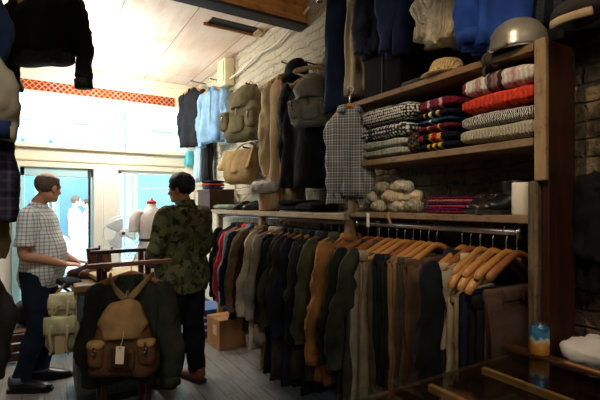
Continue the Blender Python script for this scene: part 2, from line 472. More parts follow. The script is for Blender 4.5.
# dark old beam across the shop -------------------------------------
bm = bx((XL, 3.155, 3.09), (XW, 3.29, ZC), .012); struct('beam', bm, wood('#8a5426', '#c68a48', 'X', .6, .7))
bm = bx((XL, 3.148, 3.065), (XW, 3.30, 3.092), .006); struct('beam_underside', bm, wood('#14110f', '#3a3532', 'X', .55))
# boxed hatch in the ceiling
ht = thing('ceiling_hatch', 'dark slot with pale wooden edges in the whitewashed board ceiling behind the beam', 'hatch', (1.66, 4.05, ZC))
mk('dark_slot_sheet', bx((-.25, -.075, -.004), (.25, .075, .0)), plain('#120e0a', .9), ht, False)  # flat dark sheet: the shade of the recess is put into its colour
mk('edge_board', bx((-.29, .075, -.03), (.31, .10, 0), .004), wood('#b98f68', '#dcb98f', 'X'), ht, False)
mk('edge_board', bx((.25, -.075, -.03), (.31, .075, 0), .004), wood('#b98f68', '#dcb98f', 'X'), ht, False)
# junction box and cables by the ceiling
jb = thing('junction_box', 'small pale junction box high on the brick wall near the ceiling', 'box', (1.965, 4.95, 3.12))
mk('case', bx((-.10, -.13, -.17), (.03, .13, .16), .012), plain('#f0e6c4', .4), jb)
mk('cover', bx((-.112, -.10, -.13), (-.10, .10, .12), .004), plain('#e8dcae', .4), jb)
p = [(1.93, 4.85, 3.02), (1.955, 4.5, 3.05), (1.96, 4.1, 3.10), (1.955, 3.7, 3.07), (1.96, 3.3, 3.14), (1.965, 3.08, 3.2)]
tag(mk('cable', stube(B(), p, .012, 6, 8), plain('#d9d4c6', .5)), 'pale cable looping along the top of the brick wall to the beam', 'cable')
# skirting
struct('baseboard_right', bx((XW - .03, YB, 0), (XW, YF, .14), .006), wood('#4b4138', '#6c6053', 'Y'))

# ================================================================== OUTSIDE
YO = 12.5
M_face = plain('#84aab4', .8, .2, var=.05); M_pave = plain('#8d8c8a', .9, .2, var=.08)
struct('road', bx((-14, YF + .25, -.16), (16, YO + .5, -.06)), plain('#7d8284', .9, .2, var=.08))
struct('pavement', bx((-14, YF + .12, -.12), (16, YF + 1.6, -.02)), M_pave)
struct('pavement_far', bx((-14, YO - 1.5, -.12), (16, YO, -.02)), M_pave)
def building(name, label, x0, x1, h, wall, trim, storeys, cols, y=YO, shop=None):
    t = thing(name, label, 'building', ((x0 + x1) / 2, y, 0))
    w = (x1 - x0) / 2
    mk('facade', bx((-w, 0, 0), (w, 3, h)), wall, t, False)
    mk('cornice', bx((-w - .02, -.18, h - .3), (w + .02, 0, h), .03), trim, t, False)
    mk('shop_fascia', bx((-w, -.16, 2.75), (w, 0, 3.2), .02), trim, t, False)
    for k in range(cols):
        cx = -w + (k + .5) * 2 * w / cols
        f = mk('shop_window', bx((cx - w / cols * .82, -.05, .45), (cx + w / cols * .82, 0, 2.65), .01), trim, t, False)
        mk('pane', bx((cx - w / cols * .70, -.06, .55), (cx + w / cols * .70, -.05, 2.55)), shop or plain('#33606f', .15, .6), f, False)
        for s in range(storeys):
            z0 = 3.6 + s * 2.7
            f = mk('window', bx((cx - .55, -.06, z0), (cx + .55, 0, z0 + 1.7), .01), trim, t, False)
            for q in (0, 1):
                mk('pane', bx((cx - .47, -.07, z0 + .08 + q * .8), (cx + .47, -.06, z0 + .8 + q * .8)), plain('#8fb0ba', .2, .6), f, False)
    return t
building('building', 'pale blue shopfront across the street seen through the right-hand window pane', 1.9, 6.5, 9.5, M_face, plain('#74aebf', .5), 2, 2)
building('building', 'pale cream building across the street seen through the glazed door', -3.6, 1.88, 10.0, plain('#b9c4c2', .8, .2, var=.05), plain('#6a9aa6', .5), 2, 3, shop=plain('#4a6c7a', .2, .6))
building('building', 'pale grey building across the street beyond the far left of the glazing', -9.5, -3.65, 9.0, plain('#9aa4a8', .8, .2, var=.05), plain('#7fa0aa', .5), 2, 3)
# awning posts / scaffold poles on the pavement
for k, (x, lab) in enumerate(((.12, 'thin dark pole nearest the door edge on the far pavement'), (-.42, 'thin dark pole standing behind the balding man on the far pavement'))):
    t = thing('street_pole', lab, 'pole', (x, YO - 1.2, -.02), group='street poles')
    mk('shaft', stube(B(), [(0, 0, 0), (0, 0, 1.5), (0, 0, 3.0)], .035, 2, 10), plain('#39474d', .5), t)
    mk('base', lathe(B(), [(.0, 0), (.07, 0), (.07, .2), (.045, .25), (0, .25)], 14), plain('#39474d', .5), t)
# parked car
def car(loc, rz):
    t = thing('parked_car', 'silvery white car parked in the street beyond the glazed door', 'car', loc, (0, 0, rz))
    P = [(-2.05, .32), (-2.1, .62), (-1.95, .85), (-1.45, .93), (-.85, 1.38), (.45, 1.42), (1.05, .98), (1.85, .86), (2.08, .62), (2.06, .30)]
    rings = []
    for y, k, dz in ((-.84, .96, 0), (-.86, 1, 0), (-.7, 1, .03), (0, 1.01, .05), (.7, 1, .03), (.86, 1, 0), (.84, .96, 0)):
        rings.append([Vector((x * k, y * (1 - .22 * max(0, z - .9) / .5), z + (dz if z > .5 else 0))) for x, z in P])
    bm = ring_mesh(B(), rings); mk('body', bm, plain('#dfe6ea', .2, .6), t)
    for sy in (-1, 1):
        gl = B(); y0 = sy * .845
        vs = [gl.verts.new(Vector((x, (y0 + sy * .012) * (1 - .22 * max(0, z - .9) / .5), z))) for x, z in ((-1.25, .98), (-.80, 1.33), (.40, 1.36), (.88, 1.0))]
        gl.faces.new(vs); mk('side_window', gl, plain('#4d6672', .1, .7), t, False)
        for wx in (-1.3, 1.3):
            w = mk('wheel', lathe(B(), [(0, -.1), (.24, -.1), (.33, -.07), (.33, .07), (.24, .1), (0, .1)], 24), plain('#23262a', .7), t, True, (wx, sy * .80, .33), (PI / 2, 0, 0))
            mk('hubcap', lathe(B(), [(0, .115), (.1, .11), (.2, .102), (.21, -.102), (.1, -.11), (0, -.115)], 18), plain('#c9d0d4', .3, .6), w)
    return t
car((-1.5, 9.6, -.06), 0.02)

# ================================================================== LIGHT AND CAMERA
w = bpy.data.worlds.new('sky'); SC.world = w; w.use_nodes = True
bg = w.node_tree.nodes['Background']; bg.inputs[0].default_value = (.80, .93, 1, 1); bg.inputs[1].default_value = 10.5
def area(name, loc, rot, sx, sy, power, color, portal=False):
    l = bpy.data.lights.new(name, 'AREA'); l.shape = 'RECTANGLE'; l.size = sx; l.size_y = sy; l.energy = power; l.color = color
    o = bpy.data.objects.new(name, l); COL.objects.link(o); o.location = loc; o.rotation_euler = rot
    if portal: l.cycles.is_portal = True
    return o
area('portal', (.2, YF + .15, 1.5), (-PI / 2, 0, 0), 3.4, 3.0, 1, (1, 1, 1), True)
def spot(name, loc, target, power, color, size=1.0, blend=.6, rad=.06):
    l = bpy.data.lights.new(name, 'SPOT'); l.energy = power; l.color = color; l.spot_size = size; l.spot_blend = blend; l.shadow_soft_size = rad
    o = bpy.data.objects.new(name, l); COL.objects.link(o); o.location = loc
    d = Vector(target) - Vector(loc); o.rotation_euler = d.to_track_quat('-Z', 'Y').to_euler(); return o
def point(name, loc, power, color, rad=.1):
    l = bpy.data.lights.new(name, 'POINT'); l.energy = power; l.color = color; l.shadow_soft_size = rad
    o = bpy.data.objects.new(name, l); COL.objects.link(o); o.location = loc; return o
WARM = (1, .80, .56)
spot('shelf_spot', (.30, .62, 3.2), (1.75, 1.12, 1.68), 100, WARM, .78, .8, .04)
spot('shelf_spot', (.50, 1.95, 3.2), (1.80, 1.95, 1.80), 34, WARM, .80, .9, .05)
spot('aisle_fill_spot', (-.75, .5, 3.2), (.42, 2.65, .75), 120, (1, .93, .84), .55, .9, .08)  # unseen spot added to fill the parka and rucksack with light
spot('aisle_fill_spot', (.1, 2.3, 3.2), (.15, 3.75, 1.1), 85, (1, .96, .9), .75, .9, .08)  # another unseen fill, added to brighten the near sides of the two men
spot('beam_fill_spot', (.6, 1.6, 2.7), (1.2, 3.12, 3.2), 22, (1, .8, .55), 1.2, 1.0, .05)  # added light without a fixture, lifts the near face of the beam
spot('case_fill_spot', (1.0, .30, 3.2), (1.32, .78, .9), 45, WARM, .42, .9, .05)  # unseen spot put in so that the bars in the case show
point('shop_bulb', (.30, 4.7, 2.95), 60, (1, .92, .8), .12)
point('window_fill', (.75, 5.7, 2.7), 62, (1, .95, .86), .1)  # added point light, brightens the window frames from inside
area('foreground_fill', (.0, -1.2, 2.9), (math.radians(62), 0, math.radians(-14)), 1.6, .8, 22, (1, .9, .78))  # unseen area light added behind the camera to fill the foreground
sun = bpy.data.lights.new('sun', 'SUN'); sun.energy = 2.0; sun.angle = .1; so = bpy.data.objects.new('sun', sun); COL.objects.link(so)
so.rotation_euler = (math.radians(50), 0, math.radians(-160)) ; so.rotation_euler = Vector((.35, 1, -1.1)).to_track_quat('-Z', 'Y').to_euler()
cam = bpy.data.cameras.new('camera'); co = bpy.data.objects.new('camera', cam); COL.objects.link(co)
cam.sensor_width = 36; cam.lens = F / 600 * 36; cam.shift_y = 5 / 600; cam.clip_start = .05; cam.clip_end = 100
co.location = (0, 0, EYE); co.rotation_euler = (PI / 2, 0, -YAW); SC.camera = co
SC.view_settings.view_transform = 'Standard'; SC.view_settings.look = 'None'; SC.view_settings.exposure = 0.0
SC.cycles.use_denoising = True
SC.cycles.max_bounces = 8; SC.cycles.transparent_max_bounces = 12
# ================================================================== CLOTHES AND HANGERS
M_steel = plain('#b9bbbd', .25, .6, 1.0); M_pipe = plain('#c4c2bc', .3, .5, .8)
M_hw = wood('#a5672e', '#d79b57', 'X', .4, 1.2, .45)
M_hw2 = wood('#7d4822', '#a96b38', 'X', .4, 1.2, .45)
def hanger(name, label, loc, rz, group, m=None, w=.215, thick=.013, tilt=0, hook=.085, trouser_bar=False, drop=1.0):
    """origin = where the hook sits on the rail"""
    t = thing(name, label, 'hanger', loc, (0, tilt, rz), group)
    pts = [(-w, .0, -.205), (-w * .93, -.004, -.185), (-w * .62, -.006, -.150), (-w * .25, -.004, -.118), (0, 0, -.105), (w * .25, -.004, -.118), (w * .62, -.006, -.150), (w * .93, -.004, -.185), (w, 0, -.205)]
    pts = [(a, b, -.105 + (c + .105) * drop) for a, b, c in pts]
    rd = [(thick * .9, .012), (thick * 1.15, .02), (thick * 1.1, .018), (thick, .015), (thick, .016), (thick, .015), (thick * 1.1, .018), (thick * 1.15, .02), (thick * .9, .012)]
    mk('arm', stube(B(), pts, [(a, b) for b, a in rd] if False else rd, 3, 10, side=(0, 1, 0)), m or M_hw, t)
    hp = [(0, 0, -.10), (0, 0, -.055), (.004, 0, -.035), (.020, 0, -.016), (.021, 0, .004), (.008, 0, .017), (-.010, 0, .013), (-.017, 0, -.002)]
    mk('hook', stube(B(), hp, .0027, 3, 6), M_steel, t)
    if trouser_bar:
        mk('trouser_bar', tube(B(), [(-w * .9, 0, -.20), (w * .9, 0, -.20)], .007, 8, side=(0, 1, 0)), m or M_hw, t)
    return t
def coat(name, label, cat, loc, rz, mat, group, L=.85, W=.22, T=.05, sl=.60, cuff=None, lapel=None, seed=0, collar=None, short=False, flare=1.2, spread=.085, sleeves=True, lining=None, swing=0.0):
    """jacket on a hanger; origin = hook on the rail, local x across the shoulders"""
    t = thing(name, label, cat, loc, (0, 0, rz), group)
    rr = random.Random(seed)
    ph = rr.random() * 6
    secs = [(0, 0, -.115, .045, .035, .9), (0, 0, -.125, .075, .042, .9), (0, 0, -.15, W * .62, .045, .85), (0, 0, -.18, W * .92, .05, .8), (0, 0, -.22, W, .95 * T, .8)]
    n = 9
    for i in range(1, n + 1):
        f = i / n; z = -.22 - (L - .14) * f
        secs.append((rr.uniform(-.004, .004), swing * f, z, W * (1 + (flare - 1) * f), T * (1 + .25 * f), .75, .10 + .34 * f, 5 + (seed % 3), ph + f * rr.uniform(.2, .9)))
    bm = loft(B(), secs, 40, (True, True)); crease(bm, .014, 8, seed, .35); crumple(bm, .008, 18, seed, .5)
    mk('coat_body', bm, mat, t)
    if sleeves:
        for sx in (-1, 1):
            dy = rr.uniform(-.035, .03); o = spread * rr.uniform(.7, 1.2)
            k = sl
            kk = rr.uniform(.50, .60)
            pts = [(sx * (W - .045), 0, -.185), (sx * (W + .008), 0, -.222), (sx * (W + .40 * o), dy * .3, -.22 - k * .28), (sx * (W + 1.0 * o), dy * .9, -.22 - k * kk), (sx * (W + .92 * o), dy + .02, -.22 - k * .8), (sx * (W + .80 * o), dy + .03, -.22 - k)]
            rd = [(.05, T * .75), (.070, T * .95), (.072, T * .9), (.066, T * .85), (.060, T * .8), (.056, T * .75)]
            bm = stube(B(), pts, rd, 7, 26); crease(bm, .012, 11, seed + 3 * sx, .55); crease(bm, .006, 24, seed + 2, .9); crumple(bm, .020, 16, seed + sx, .35); crumple(bm, .012, 14, seed, .9); crumple(bm, .004, 40, seed)
            s = mk('sleeve', bm, mat, t)
            if cuff is not None:
                e = Vector(pts[-1]); mk('cuff', tube(B(), [e + Vector((-sx * .004, -.004, .055)), e + Vector((0, 0, -.006))], [(.060, T * .86), (.061, T * .88)], 18), cuff, s)
    # collar : a folded band open at the front
    cm = B()
    rings = []
    for i in range(15):
        a = -PI * .5 + .45 + (2 * PI - .9) * i / 14
        ca, sa = math.cos(a), math.sin(a)
        rings.append([Vector(((.055) * ca, .042 * sa, -.125)), Vector((.060 * ca, .046 * sa, -.09)), Vector((.076 * ca, .057 * sa, -.098)), Vector((.088 * ca, .066 * sa, -.142)), Vector((.072 * ca, .05 * sa, -.14))])
    ring_mesh(cm, rings); mk('collar', cm, collar or mat, t)
    if lapel is not None:
        z1 = -.14; pl = B()
        rings = []
        for i in range(9):
            f = i / 8; z = -.15 - (L - .08) * f; y = -T * (.80 + .28 * f) - .004
            rings.append([Vector((-.018, y, z)), Vector((-.018, y - .007, z)), Vector((.018, y - .007, z)), Vector((.018, y, z))])
        mk('button_band', ring_mesh(pl, rings), lapel, t)
    return t
def trousers(name, label, loc, rz, mat, group, L=1.0, W=.13, T=.036, seed=0, waist=None, split=.02, flare=1.0, cat='trousers'):
    """folded trousers hanging by the waistband"""
    t = thing(name, label, cat, loc, (0, 0, rz), group); rr = random.Random(seed)
    top = -.10
    mk('waistband', crumple(loft(B(), [(0, 0, top + .002, W * .96, T * .8, .7), (0, 0, top - .012, W, T, .7), (0, 0, top - .045, W, T * 1.02, .7), (0, 0, top - .052, W * .96, T, .7)], 28), .004, 14, seed), waist or mat, t)
    for k, sy in enumerate((-1, 1)):
        secs = []
        ph = rr.random() * 6
        for i in range(11):
            f = i / 10; z = top - .03 - (L - .03) * f
            wx = W * (.98 + (flare - 1) * f - .14 * math.sin(min(1, f * 1.3) * PI / 2))
            secs.append((split * sy * f * .5 + .012 * math.sin(f * 3 + ph), sy * (T * .42 + .012 * f), z, wx, T * (.72 + .18 * math.sin(f * 9 + ph)), .75, .16 + .2 * f, 4, ph + f * 1.3))
        bm = loft(B(), secs, 30); crease(bm, .012, 9, seed + k, .3); crumple(bm, .008, 22, seed + k, .3); mk('leg', bm, mat, t)
    mk('belt_loop', bx((-W * .5 - .006, -T * 1.25, top - .055), (-W * .5 + .006, -T * .95, top + .003), .002), waist or mat, t)
    mk('belt_loop', bx((W * .4 - .006, -T * 1.25, top - .055), (W * .4 + .006, -T * .95, top + .003), .002), waist or mat, t)
    return t

# ------------------------------------------------------------------ rails
def rail(name, label, p0, p1, r=.014):
    t = thing(name, label, 'clothes rail', p0)
    d = Vector(p1) - Vector(p0)
    mk('tube', tube(B(), [(0, 0, 0), d * .5, d], r, 14), M_pipe, t)
    for q in (Vector((0, 0, 0)), d):
        mk('end_flange', tube(B(), [q - d.normalized() * .006, q + d.normalized() * .006], r * 2.0, 14), M_steel, t)
    return t
ZR = 1.365
rail('clothes_rail', 'steel rail full of jackets under the long left shelf', (XS, 2.20, ZR), (XS, 4.44, ZR))
rail('clothes_rail', 'bright steel rail full of trousers and bare hangers under the right shelf', (XS, 1.02, ZR), (XS, 2.08, ZR))

# ------------------------------------------------------------------ left rail of jackets : (px of the rail point, colour, length, description, options)
LR = 'jackets on the long left rail'
def rot_r(a): return math.radians(a)
jackets = [
 (212, '#1b1a1c', .74, 'black wool jacket at the window end of the left rail, beside the camouflage jacket', {}),
 (217, '#2e2c2a', .76, 'charcoal jacket beside the coral one, on its window side, on the left rail', {}),
 (222, '#d2404c', .70, 'coral red jacket on the left rail, the only red one', {}),
 (226, '#8b949e', .76, 'pale blue-grey jacket right next to the coral red jacket', {}),
 (230, '#20242e', .86, 'dark navy jacket following the pale blue-grey one on the left rail', {}),
 (234, '#6d5c42', .80, 'drab khaki jacket with a slim sleeve, between the navy and the brown ones', {}),
 (238, '#6a5238', .84, 'mid brown corduroy jacket just left of the dark maroon one', {}),
 (242, '#2f2220', .90, 'dark maroon jacket left of the stone raincoat on the left rail', {}),
 (247, '#b5a98f', 1.02, 'long stone coloured raincoat with a pale sleeve on the left rail', {'cuff': '#b5aa92'}),
 (253, '#8d8472', .94, 'light taupe coat between the stone raincoat and the first black coat', {}),
 (259, '#161518', 1.12, 'long black coat just right of the pale raincoats', {'cuff': '#211f20'}),
 (265, '#1d1e1d', 1.14, 'second long blackish coat, with a soft sheen, beside the first black coat', {}),
 (271, '#343528', 1.12, 'long dark olive coat right of the two black coats', {}),
 (277, '#2c2d28', 1.05, 'dark grey-green parka left of the ink blue raincoat', {}),
 (284, '#1c202b', 1.10, 'ink blue raincoat near the middle of the left rail', {}),
 (291, '#33332f', 1.0, 'charcoal grey work jacket right of the ink blue raincoat', {}),
 (297, '#17191c', 1.08, 'nearly black peacoat left of the faded olive jacket', {}),
 (304, '#4a4933', .95, 'faded olive field jacket directly left of the tan chore coat', {}),
 (315, '#9a6a3a', .92, 'tan chore coat with a wide stitched sleeve, brightest on the left rail', {'cuff': '#8c5f34', 'T': .055, 'sl': .66}),
]
for i, (px, colr, L, lab, op) in enumerate(jackets):
    y = railY(px, 1.42); m = fab(colr)
    op = dict(op); cf = op.pop('cuff', None)
    rz = rot_r(R.uniform(-5, 9))
    coat('hanging_jacket', lab, 'jacket', (XS, y, ZR + .026), rz, m, LR, L=L, seed=i + 1, cuff=fab(cf) if cf else None, lapel=m if i % 3 == 0 else None, W=R.uniform(.205, .225), **{'T': .036, **op})
    nm = lab.split(' on the left rail')[0].split(',')[0]
    hanger('wooden_hanger', 'wooden hanger at the neck of the ' + ' '.join(nm.split()[:6]), (XS, y, ZR + .016), rz, 'hangers on the left rail', M_hw if i % 3 else M_hw2)

# ------------------------------------------------------------------ right rail of trousers and bare hangers
RR = 'trousers on the right rail'
tr = [
 (357, '#8f8672', 1.05, .135, 'pale khaki trousers nearest the post on the right rail'),
 (366, '#857760', 1.04, .13, 'second pair of khaki trousers from the post, slightly browner'),
 (374, '#4b4433', 1.03, .125, 'olive brown trousers right of the two khaki pairs'),
 (382, '#181b22', 1.04, .135, 'midnight navy trousers hanging left of the camel pair'),
 (390, '#1e1d1c', 1.03, .13, 'black trousers beside the midnight navy pair'),
 (397, '#7d6040', 1.02, .13, 'camel brown trousers with a visible waistband left of the corduroys'),
 (405, '#3f3a2c', 1.02, .13, 'dark olive corduroys hanging mid rail'),
 (413, '#54402e', 1.02, .14, 'chocolate brown trousers left of the dark badge jacket'),
 (446, '#9a8c74', 1.02, .13, 'faded tan trousers with a flared leg right of the badge jacket'),
 (456, '#93856c', .99, .13, 'sand coloured trousers below the largest bare hangers'),
 (468, '#15182a', .98, .14, 'deep navy trousers under the bare hangers'),
 (482, '#121216', .98, .14, 'black trousers close to the rough end post'),
]
for i, (px, colr, L, W, lab) in enumerate(tr):
    y = railY(px, 1.53); rz = rot_r(R.uniform(-4, 4))
    trousers('hanging_trousers', lab, (XS - .05, y, ZR - .045 - (.11 if i in (9, 10, 11) else 0)), rz, fab(colr), RR, L=L - (.11 if i in (9, 10, 11) else 0), W=W * 1.25, T=.026, seed=40 + i, flare=1.15)
    hanger('wooden_hanger', 'wooden hanger above the ' + ' '.join(lab.split(',')[0].split()[:7]), (XS, y, ZR + .016), rz, 'hangers on the right rail', M_hw if i % 4 else M_hw2, w=.20)
for px, colr, lab in ((334, '#23271f', 'bottle green long coat first on the right rail, against the post'), (343, '#353a2c', 'moss green long coat second on the right rail, before the khaki trousers')):
    y = railY(px, 1.44); coat('long_coat', lab, 'coat', (XS, y, ZR), 0, fab(colr), 'green coats at the start of the right rail', L=1.08, seed=px, W=.20, T=.036)
    hanger('wooden_hanger', 'wooden hanger in the ' + ' '.join(lab.split()[:4]), (XS, y, ZR + .016), 0, 'hangers on the right rail', M_hw2)
# dark jacket with a white badge
y = railY(427, 1.46)
bj = coat('badge_jacket', 'near black jacket with a small white chest badge among the trousers', 'jacket', (XS - .03, y, ZR), rot_r(6), fab('#141519'), None, L=.80, seed=77, W=.20, T=.05)
mk('badge', bx((-.135, -.062, -.335), (-.105, -.054, -.300), .002), plain('#d9d6cc', .6), bj)
hanger('wooden_hanger', 'wooden hanger holding the dark jacket with the white badge', (XS, y, ZR + .016), rot_r(6), 'hangers on the right rail', M_hw)
# brown trousers at the end of the rail
trousers('hanging_trousers', 'dark brown trousers at the very end of the right rail, against the rough post', (XS - .06, railY(517, XS), ZR - .125), -.06, fab('#46342a'), RR, L=.55, W=.15, T=.026, seed=78, flare=1.1)
hanger('wooden_hanger', 'wooden hanger above the dark brown trousers against the rough post', (XS, railY(517, XS), ZR + .016), -.06, 'hangers on the right rail', M_hw2, w=.18)
# bare broad-shouldered hangers
BH = 'bare broad hangers'
for px, dz, rz, lab in ((480, 0, 5, 'bare broad wooden hanger, the left one of the big pair near the post'), (493, -.004, 0, 'bare broad wooden hanger in the middle of the big ones near the post'), (506, -.01, -6, 'bare broad wooden hanger nearest the rough end post')):
    y = railY(px, XS)
    hanger('broad_hanger', lab, (XS, y, ZR + .016 + dz), rot_r(rz), BH, wood('#b8763a', '#dfa566', 'X', .35, 1.0, .5), w=.225, thick=.015, drop=1.5)
# folded pale shirt on the first broad hanger
sh = coat('pale_shirt', 'pale beige waistcoat slung on the rail behind the big bare hangers', 'waistcoat', (XS - .02, railY(474, XS), ZR - .01), rot_r(8), fab('#a4906f'), None, L=.40, seed=91, W=.16, T=.04, sleeves=False, flare=.95)
# ================================================================== SHELVING
M_plank = wood('#6e5840', '#a68a66', 'Y', .65, .8); M_plank2 = wood('#64492e', '#97734a', 'Y', .6, .8)
M_post = wood('#80684a', '#bd9a6c', 'Z', .6, .9); M_rough = wood('#2e241b', '#8a7256', 'Z', .8, 1.6); M_panel = wood('#2a120b', '#4c2414', 'Z', .5, .7)
M_pale = wood('#a88c6a', '#d8c3a0', 'Y', .6, .8)
def nicks(o_bm, seed=0): return crumple(o_bm, .004, 14, seed)
def plank(lo, hi, bev=.004): return bx(lo, hi, bev)
Y0, Y1 = .90, 2.12
sh_u = thing('shelf_unit', 'old wooden shelf unit with three boards on the brick wall, above the trousers', 'shelf unit', (XF, (Y0 + Y1) / 2, 1.40))
def part(name, lo, hi, m, par, bev=.004):
    o = Vector(par.location)
    return mk(name, bx(Vector(lo) - o, Vector(hi) - o, bev), m, par, False)
part('shelf_board', (XF, Y0 + .04, 2.09), (1.97, Y1 + .06, 2.122), M_plank2, sh_u)
part('shelf_board', (XF, Y0 + .04, 1.715), (1.97, Y1, 1.748), M_plank, sh_u)
part('shelf_board', (XF, Y0 + .05, 1.405), (1.97, Y1, 1.437), M_plank, sh_u)
part('end_post', (XF - .012, Y0 - .015, 1.575), (XF + .012, Y0 + .030, 2.126), M_post, sh_u)
part('side_panel', (XF + .012, Y0 - .015, 0), (1.86, Y0 + .012, 2.12), M_panel, sh_u, .003)
part('upright', (XF - .005, Y1 - .045, 1.437), (XF + .05, Y1, 2.09), M_post, sh_u)
part('rough_post', (XF - .01, Y0 + .02, 0), (XF + .075, Y0 + .058, 1.575), M_rough, sh_u, .008)
part('support_post', (XF + .01, Y1 + .0, 0), (XF + .06, Y1 + .06, 1.44), M_post, sh_u)
ll = thing('long_shelf', 'long pale plank shelf on posts over the left rail of jackets', 'shelf', (XF, 3.3, 1.38))
part('shelf_board', (XF - .03, Y1 + .005, 1.385), (1.97, 4.6, 1.425), M_pale, ll)
for y in (3.39, 4.46): part('support_post', (XF + .0, y, 0), (XF + .055, y + .06, 1.385), M_pale, ll)

# ================================================================== FOLDED GOODS
def slab(sx, sy, sz, seed=0, e1=.72, e2=.30, amp=.010, groove=True, n=40, m=16, layers=1):
    """folded soft item, origin at the middle of its underside"""
    bm = ell(B(), (0, 0, sz / 2), (sx / 2, sy / 2, sz / 2), n, m, e1, e2)
    if groove:
        for v in bm.verts:
            for L in range(layers):
                zc = sz * (L + 1) / (layers + 1)
                d = abs(v.co.z - zc) / (sz * .10)
                if d < 1: v.co.x *= 1 - .07 * (1 - d)
    crumple(bm, amp, 9, seed); crumple(bm, amp * .35, 30, seed + 3)
    lo = min(v.co.z for v in bm.verts)
    for v in bm.verts: v.co.z -= lo
    return bm
def folded(name, label, cat, loc, size, mat, group=None, rz=0, seed=0, **kw):
    o = mk(name, slab(*size, seed=seed, **kw), mat, None, True, loc, (0, 0, rz))
    return tag(o, label, cat, group)
def stack(items, x, y, z, group, name, cat, dx=.27):
    for i, (lab, w, h, mat, kw) in enumerate(items):
        kw = dict(kw); oy = kw.pop('oy', 0); ox = kw.pop('ox', 0)
        folded(name, lab, cat, (x + ox, y + oy, z), (dx, w, h * 1.10), mat, group, R.uniform(-.05, .05), R.randint(1, 999), **kw)
        z += h
    return z
xm = XF + .130
ZM = 1.749
# right pile of four knits
yr = (railY(535, XF) + railY(461, XF)) / 2 + .012
k_cable = knit('#b9ae93', None, 1, 1, 140)
stack([
 ('cream cable knit jumper at the bottom of the right-hand pile of knitwear', .365, .070, k_cable, {}),
 ('black and white flecked jumper third from the top of the right-hand pile', .365, .068, knit2('#d0c9bb', '#17161a', 230, 'wave'), {}),
 ('bright orange red jumper, the only orange one, in the right-hand pile', .375, .076, knit('#d8432c'), {}),
 ('white jumper with red-black patterned bands on top of the right-hand pile', .36, .092, knit('#d8cdbf', [(0, '#d9cfc2'), (.24, '#c9a49c'), (.31, '#d5cabd'), (.40, '#3a2a2c'), (.45, '#8b6660'), (.52, '#5c4444'), (.575, '#ddd2c4'), (.66, '#b98a80'), (.74, '#d9cdbf'), (.86, '#7a2d2a')], 2.6), {}),
], xm, yr, ZM, 'right-hand pile of knitwear', 'folded_jumper', 'jumper')
# middle pile of college scarves
ym = (railY(459, XF) + railY(421, XF)) / 2 + .03
def stripes(cols, n=9):
    st = []
    for i in range(n): st.append((i / n, cols[i % len(cols)]))
    return st
def scarf_mat(st): return knit('#444', st, 3.6, 1, 60)
sm = [
 ('navy and yellow striped scarf at the bottom of the striped pile', .040, [(0, '#14151f'), (.36, '#d9b23c'), (.43, '#14151f'), (.49, '#e3c04a'), (.56, '#14151f'), (.62, '#caa032'), (.68, '#14151f')]),
 ('red, yellow and black striped scarf second from the bottom of the striped pile', .052, [(0, '#1a1420'), (.34, '#d8ad35'), (.42, '#a8242a'), (.55, '#d8b03a'), (.60, '#16141c'), (.74, '#8b2428')]),
 ('maroon scarf with thin yellow lines midway up the striped pile', .038, [(0, '#5a1a24'), (.34, '#d4b04c'), (.38, '#6e1c2a'), (.58, '#d4b04c'), (.62, '#651a28')]),
 ('teal and navy scarf above the maroon one in the striped pile', .030, [(0, '#1c3550'), (.36, '#2b5a78'), (.52, '#c9c0a8'), (.56, '#27546e'), (.72, '#1a2c48')]),
 ('black scarf with cream and gold bars second from the top of the striped pile', .040, [(0, '#15151c'), (.33, '#cfa850'), (.40, '#15151c'), (.50, '#d8cfa8'), (.57, '#17171f'), (.66, '#b9953f'), (.70, '#15151c')]),
 ('burgundy and pale pink striped scarf on top of the striped pile', .060, [(0, '#6a1c2c'), (.30, '#c9a0a0'), (.37, '#7a2234'), (.50, '#4a2a4c'), (.58, '#d3b6ac'), (.64, '#74202f'), (.80, '#431422')]),
]
stack([(l, .24, h, scarf_mat(s), {'oy': R.uniform(-.01, .01), 'amp': .006, 'groove': h > .05}) for l, h, s in sm], xm - .01, ym, ZM, 'striped pile of scarves', 'folded_scarf', 'scarf', .26)
# left pile
yl = (railY(415, XF) + railY(362, XF)) / 2 + .045
stack([
 ('pale grey-green jumper at the bottom of the left-hand pile', .40, .050, knit('#a4a695'), {}),
 ('soft sage jumper second from the bottom of the left-hand pile', .40, .050, knit('#b1b3a3'), {}),
 ('grey patterned jumper with white motifs in the left-hand pile', .41, .085, knit2('#c2c3bd', '#2c2d2f', 42, 'dot'), {}),
 ('black jumper flecked with white dots on top of the left-hand pile', .44, .105, knit2('#cfcbc3', '#121215', 60, 'dot'), {'oy': -.01}),
], xm, yl, ZM, 'left-hand pile of knitwear', 'folded_jumper', 'jumper')
folded('dark_scarf', 'black and brown checked scarf squeezed between the left pile and the striped scarves', 'scarf', (xm + .01, railY(410, XF) + .0, ZM), (.25, .10, .13), knit2('#5d4a3c', '#1a1614', 60, 'check'), None, 0, 5, groove=False)

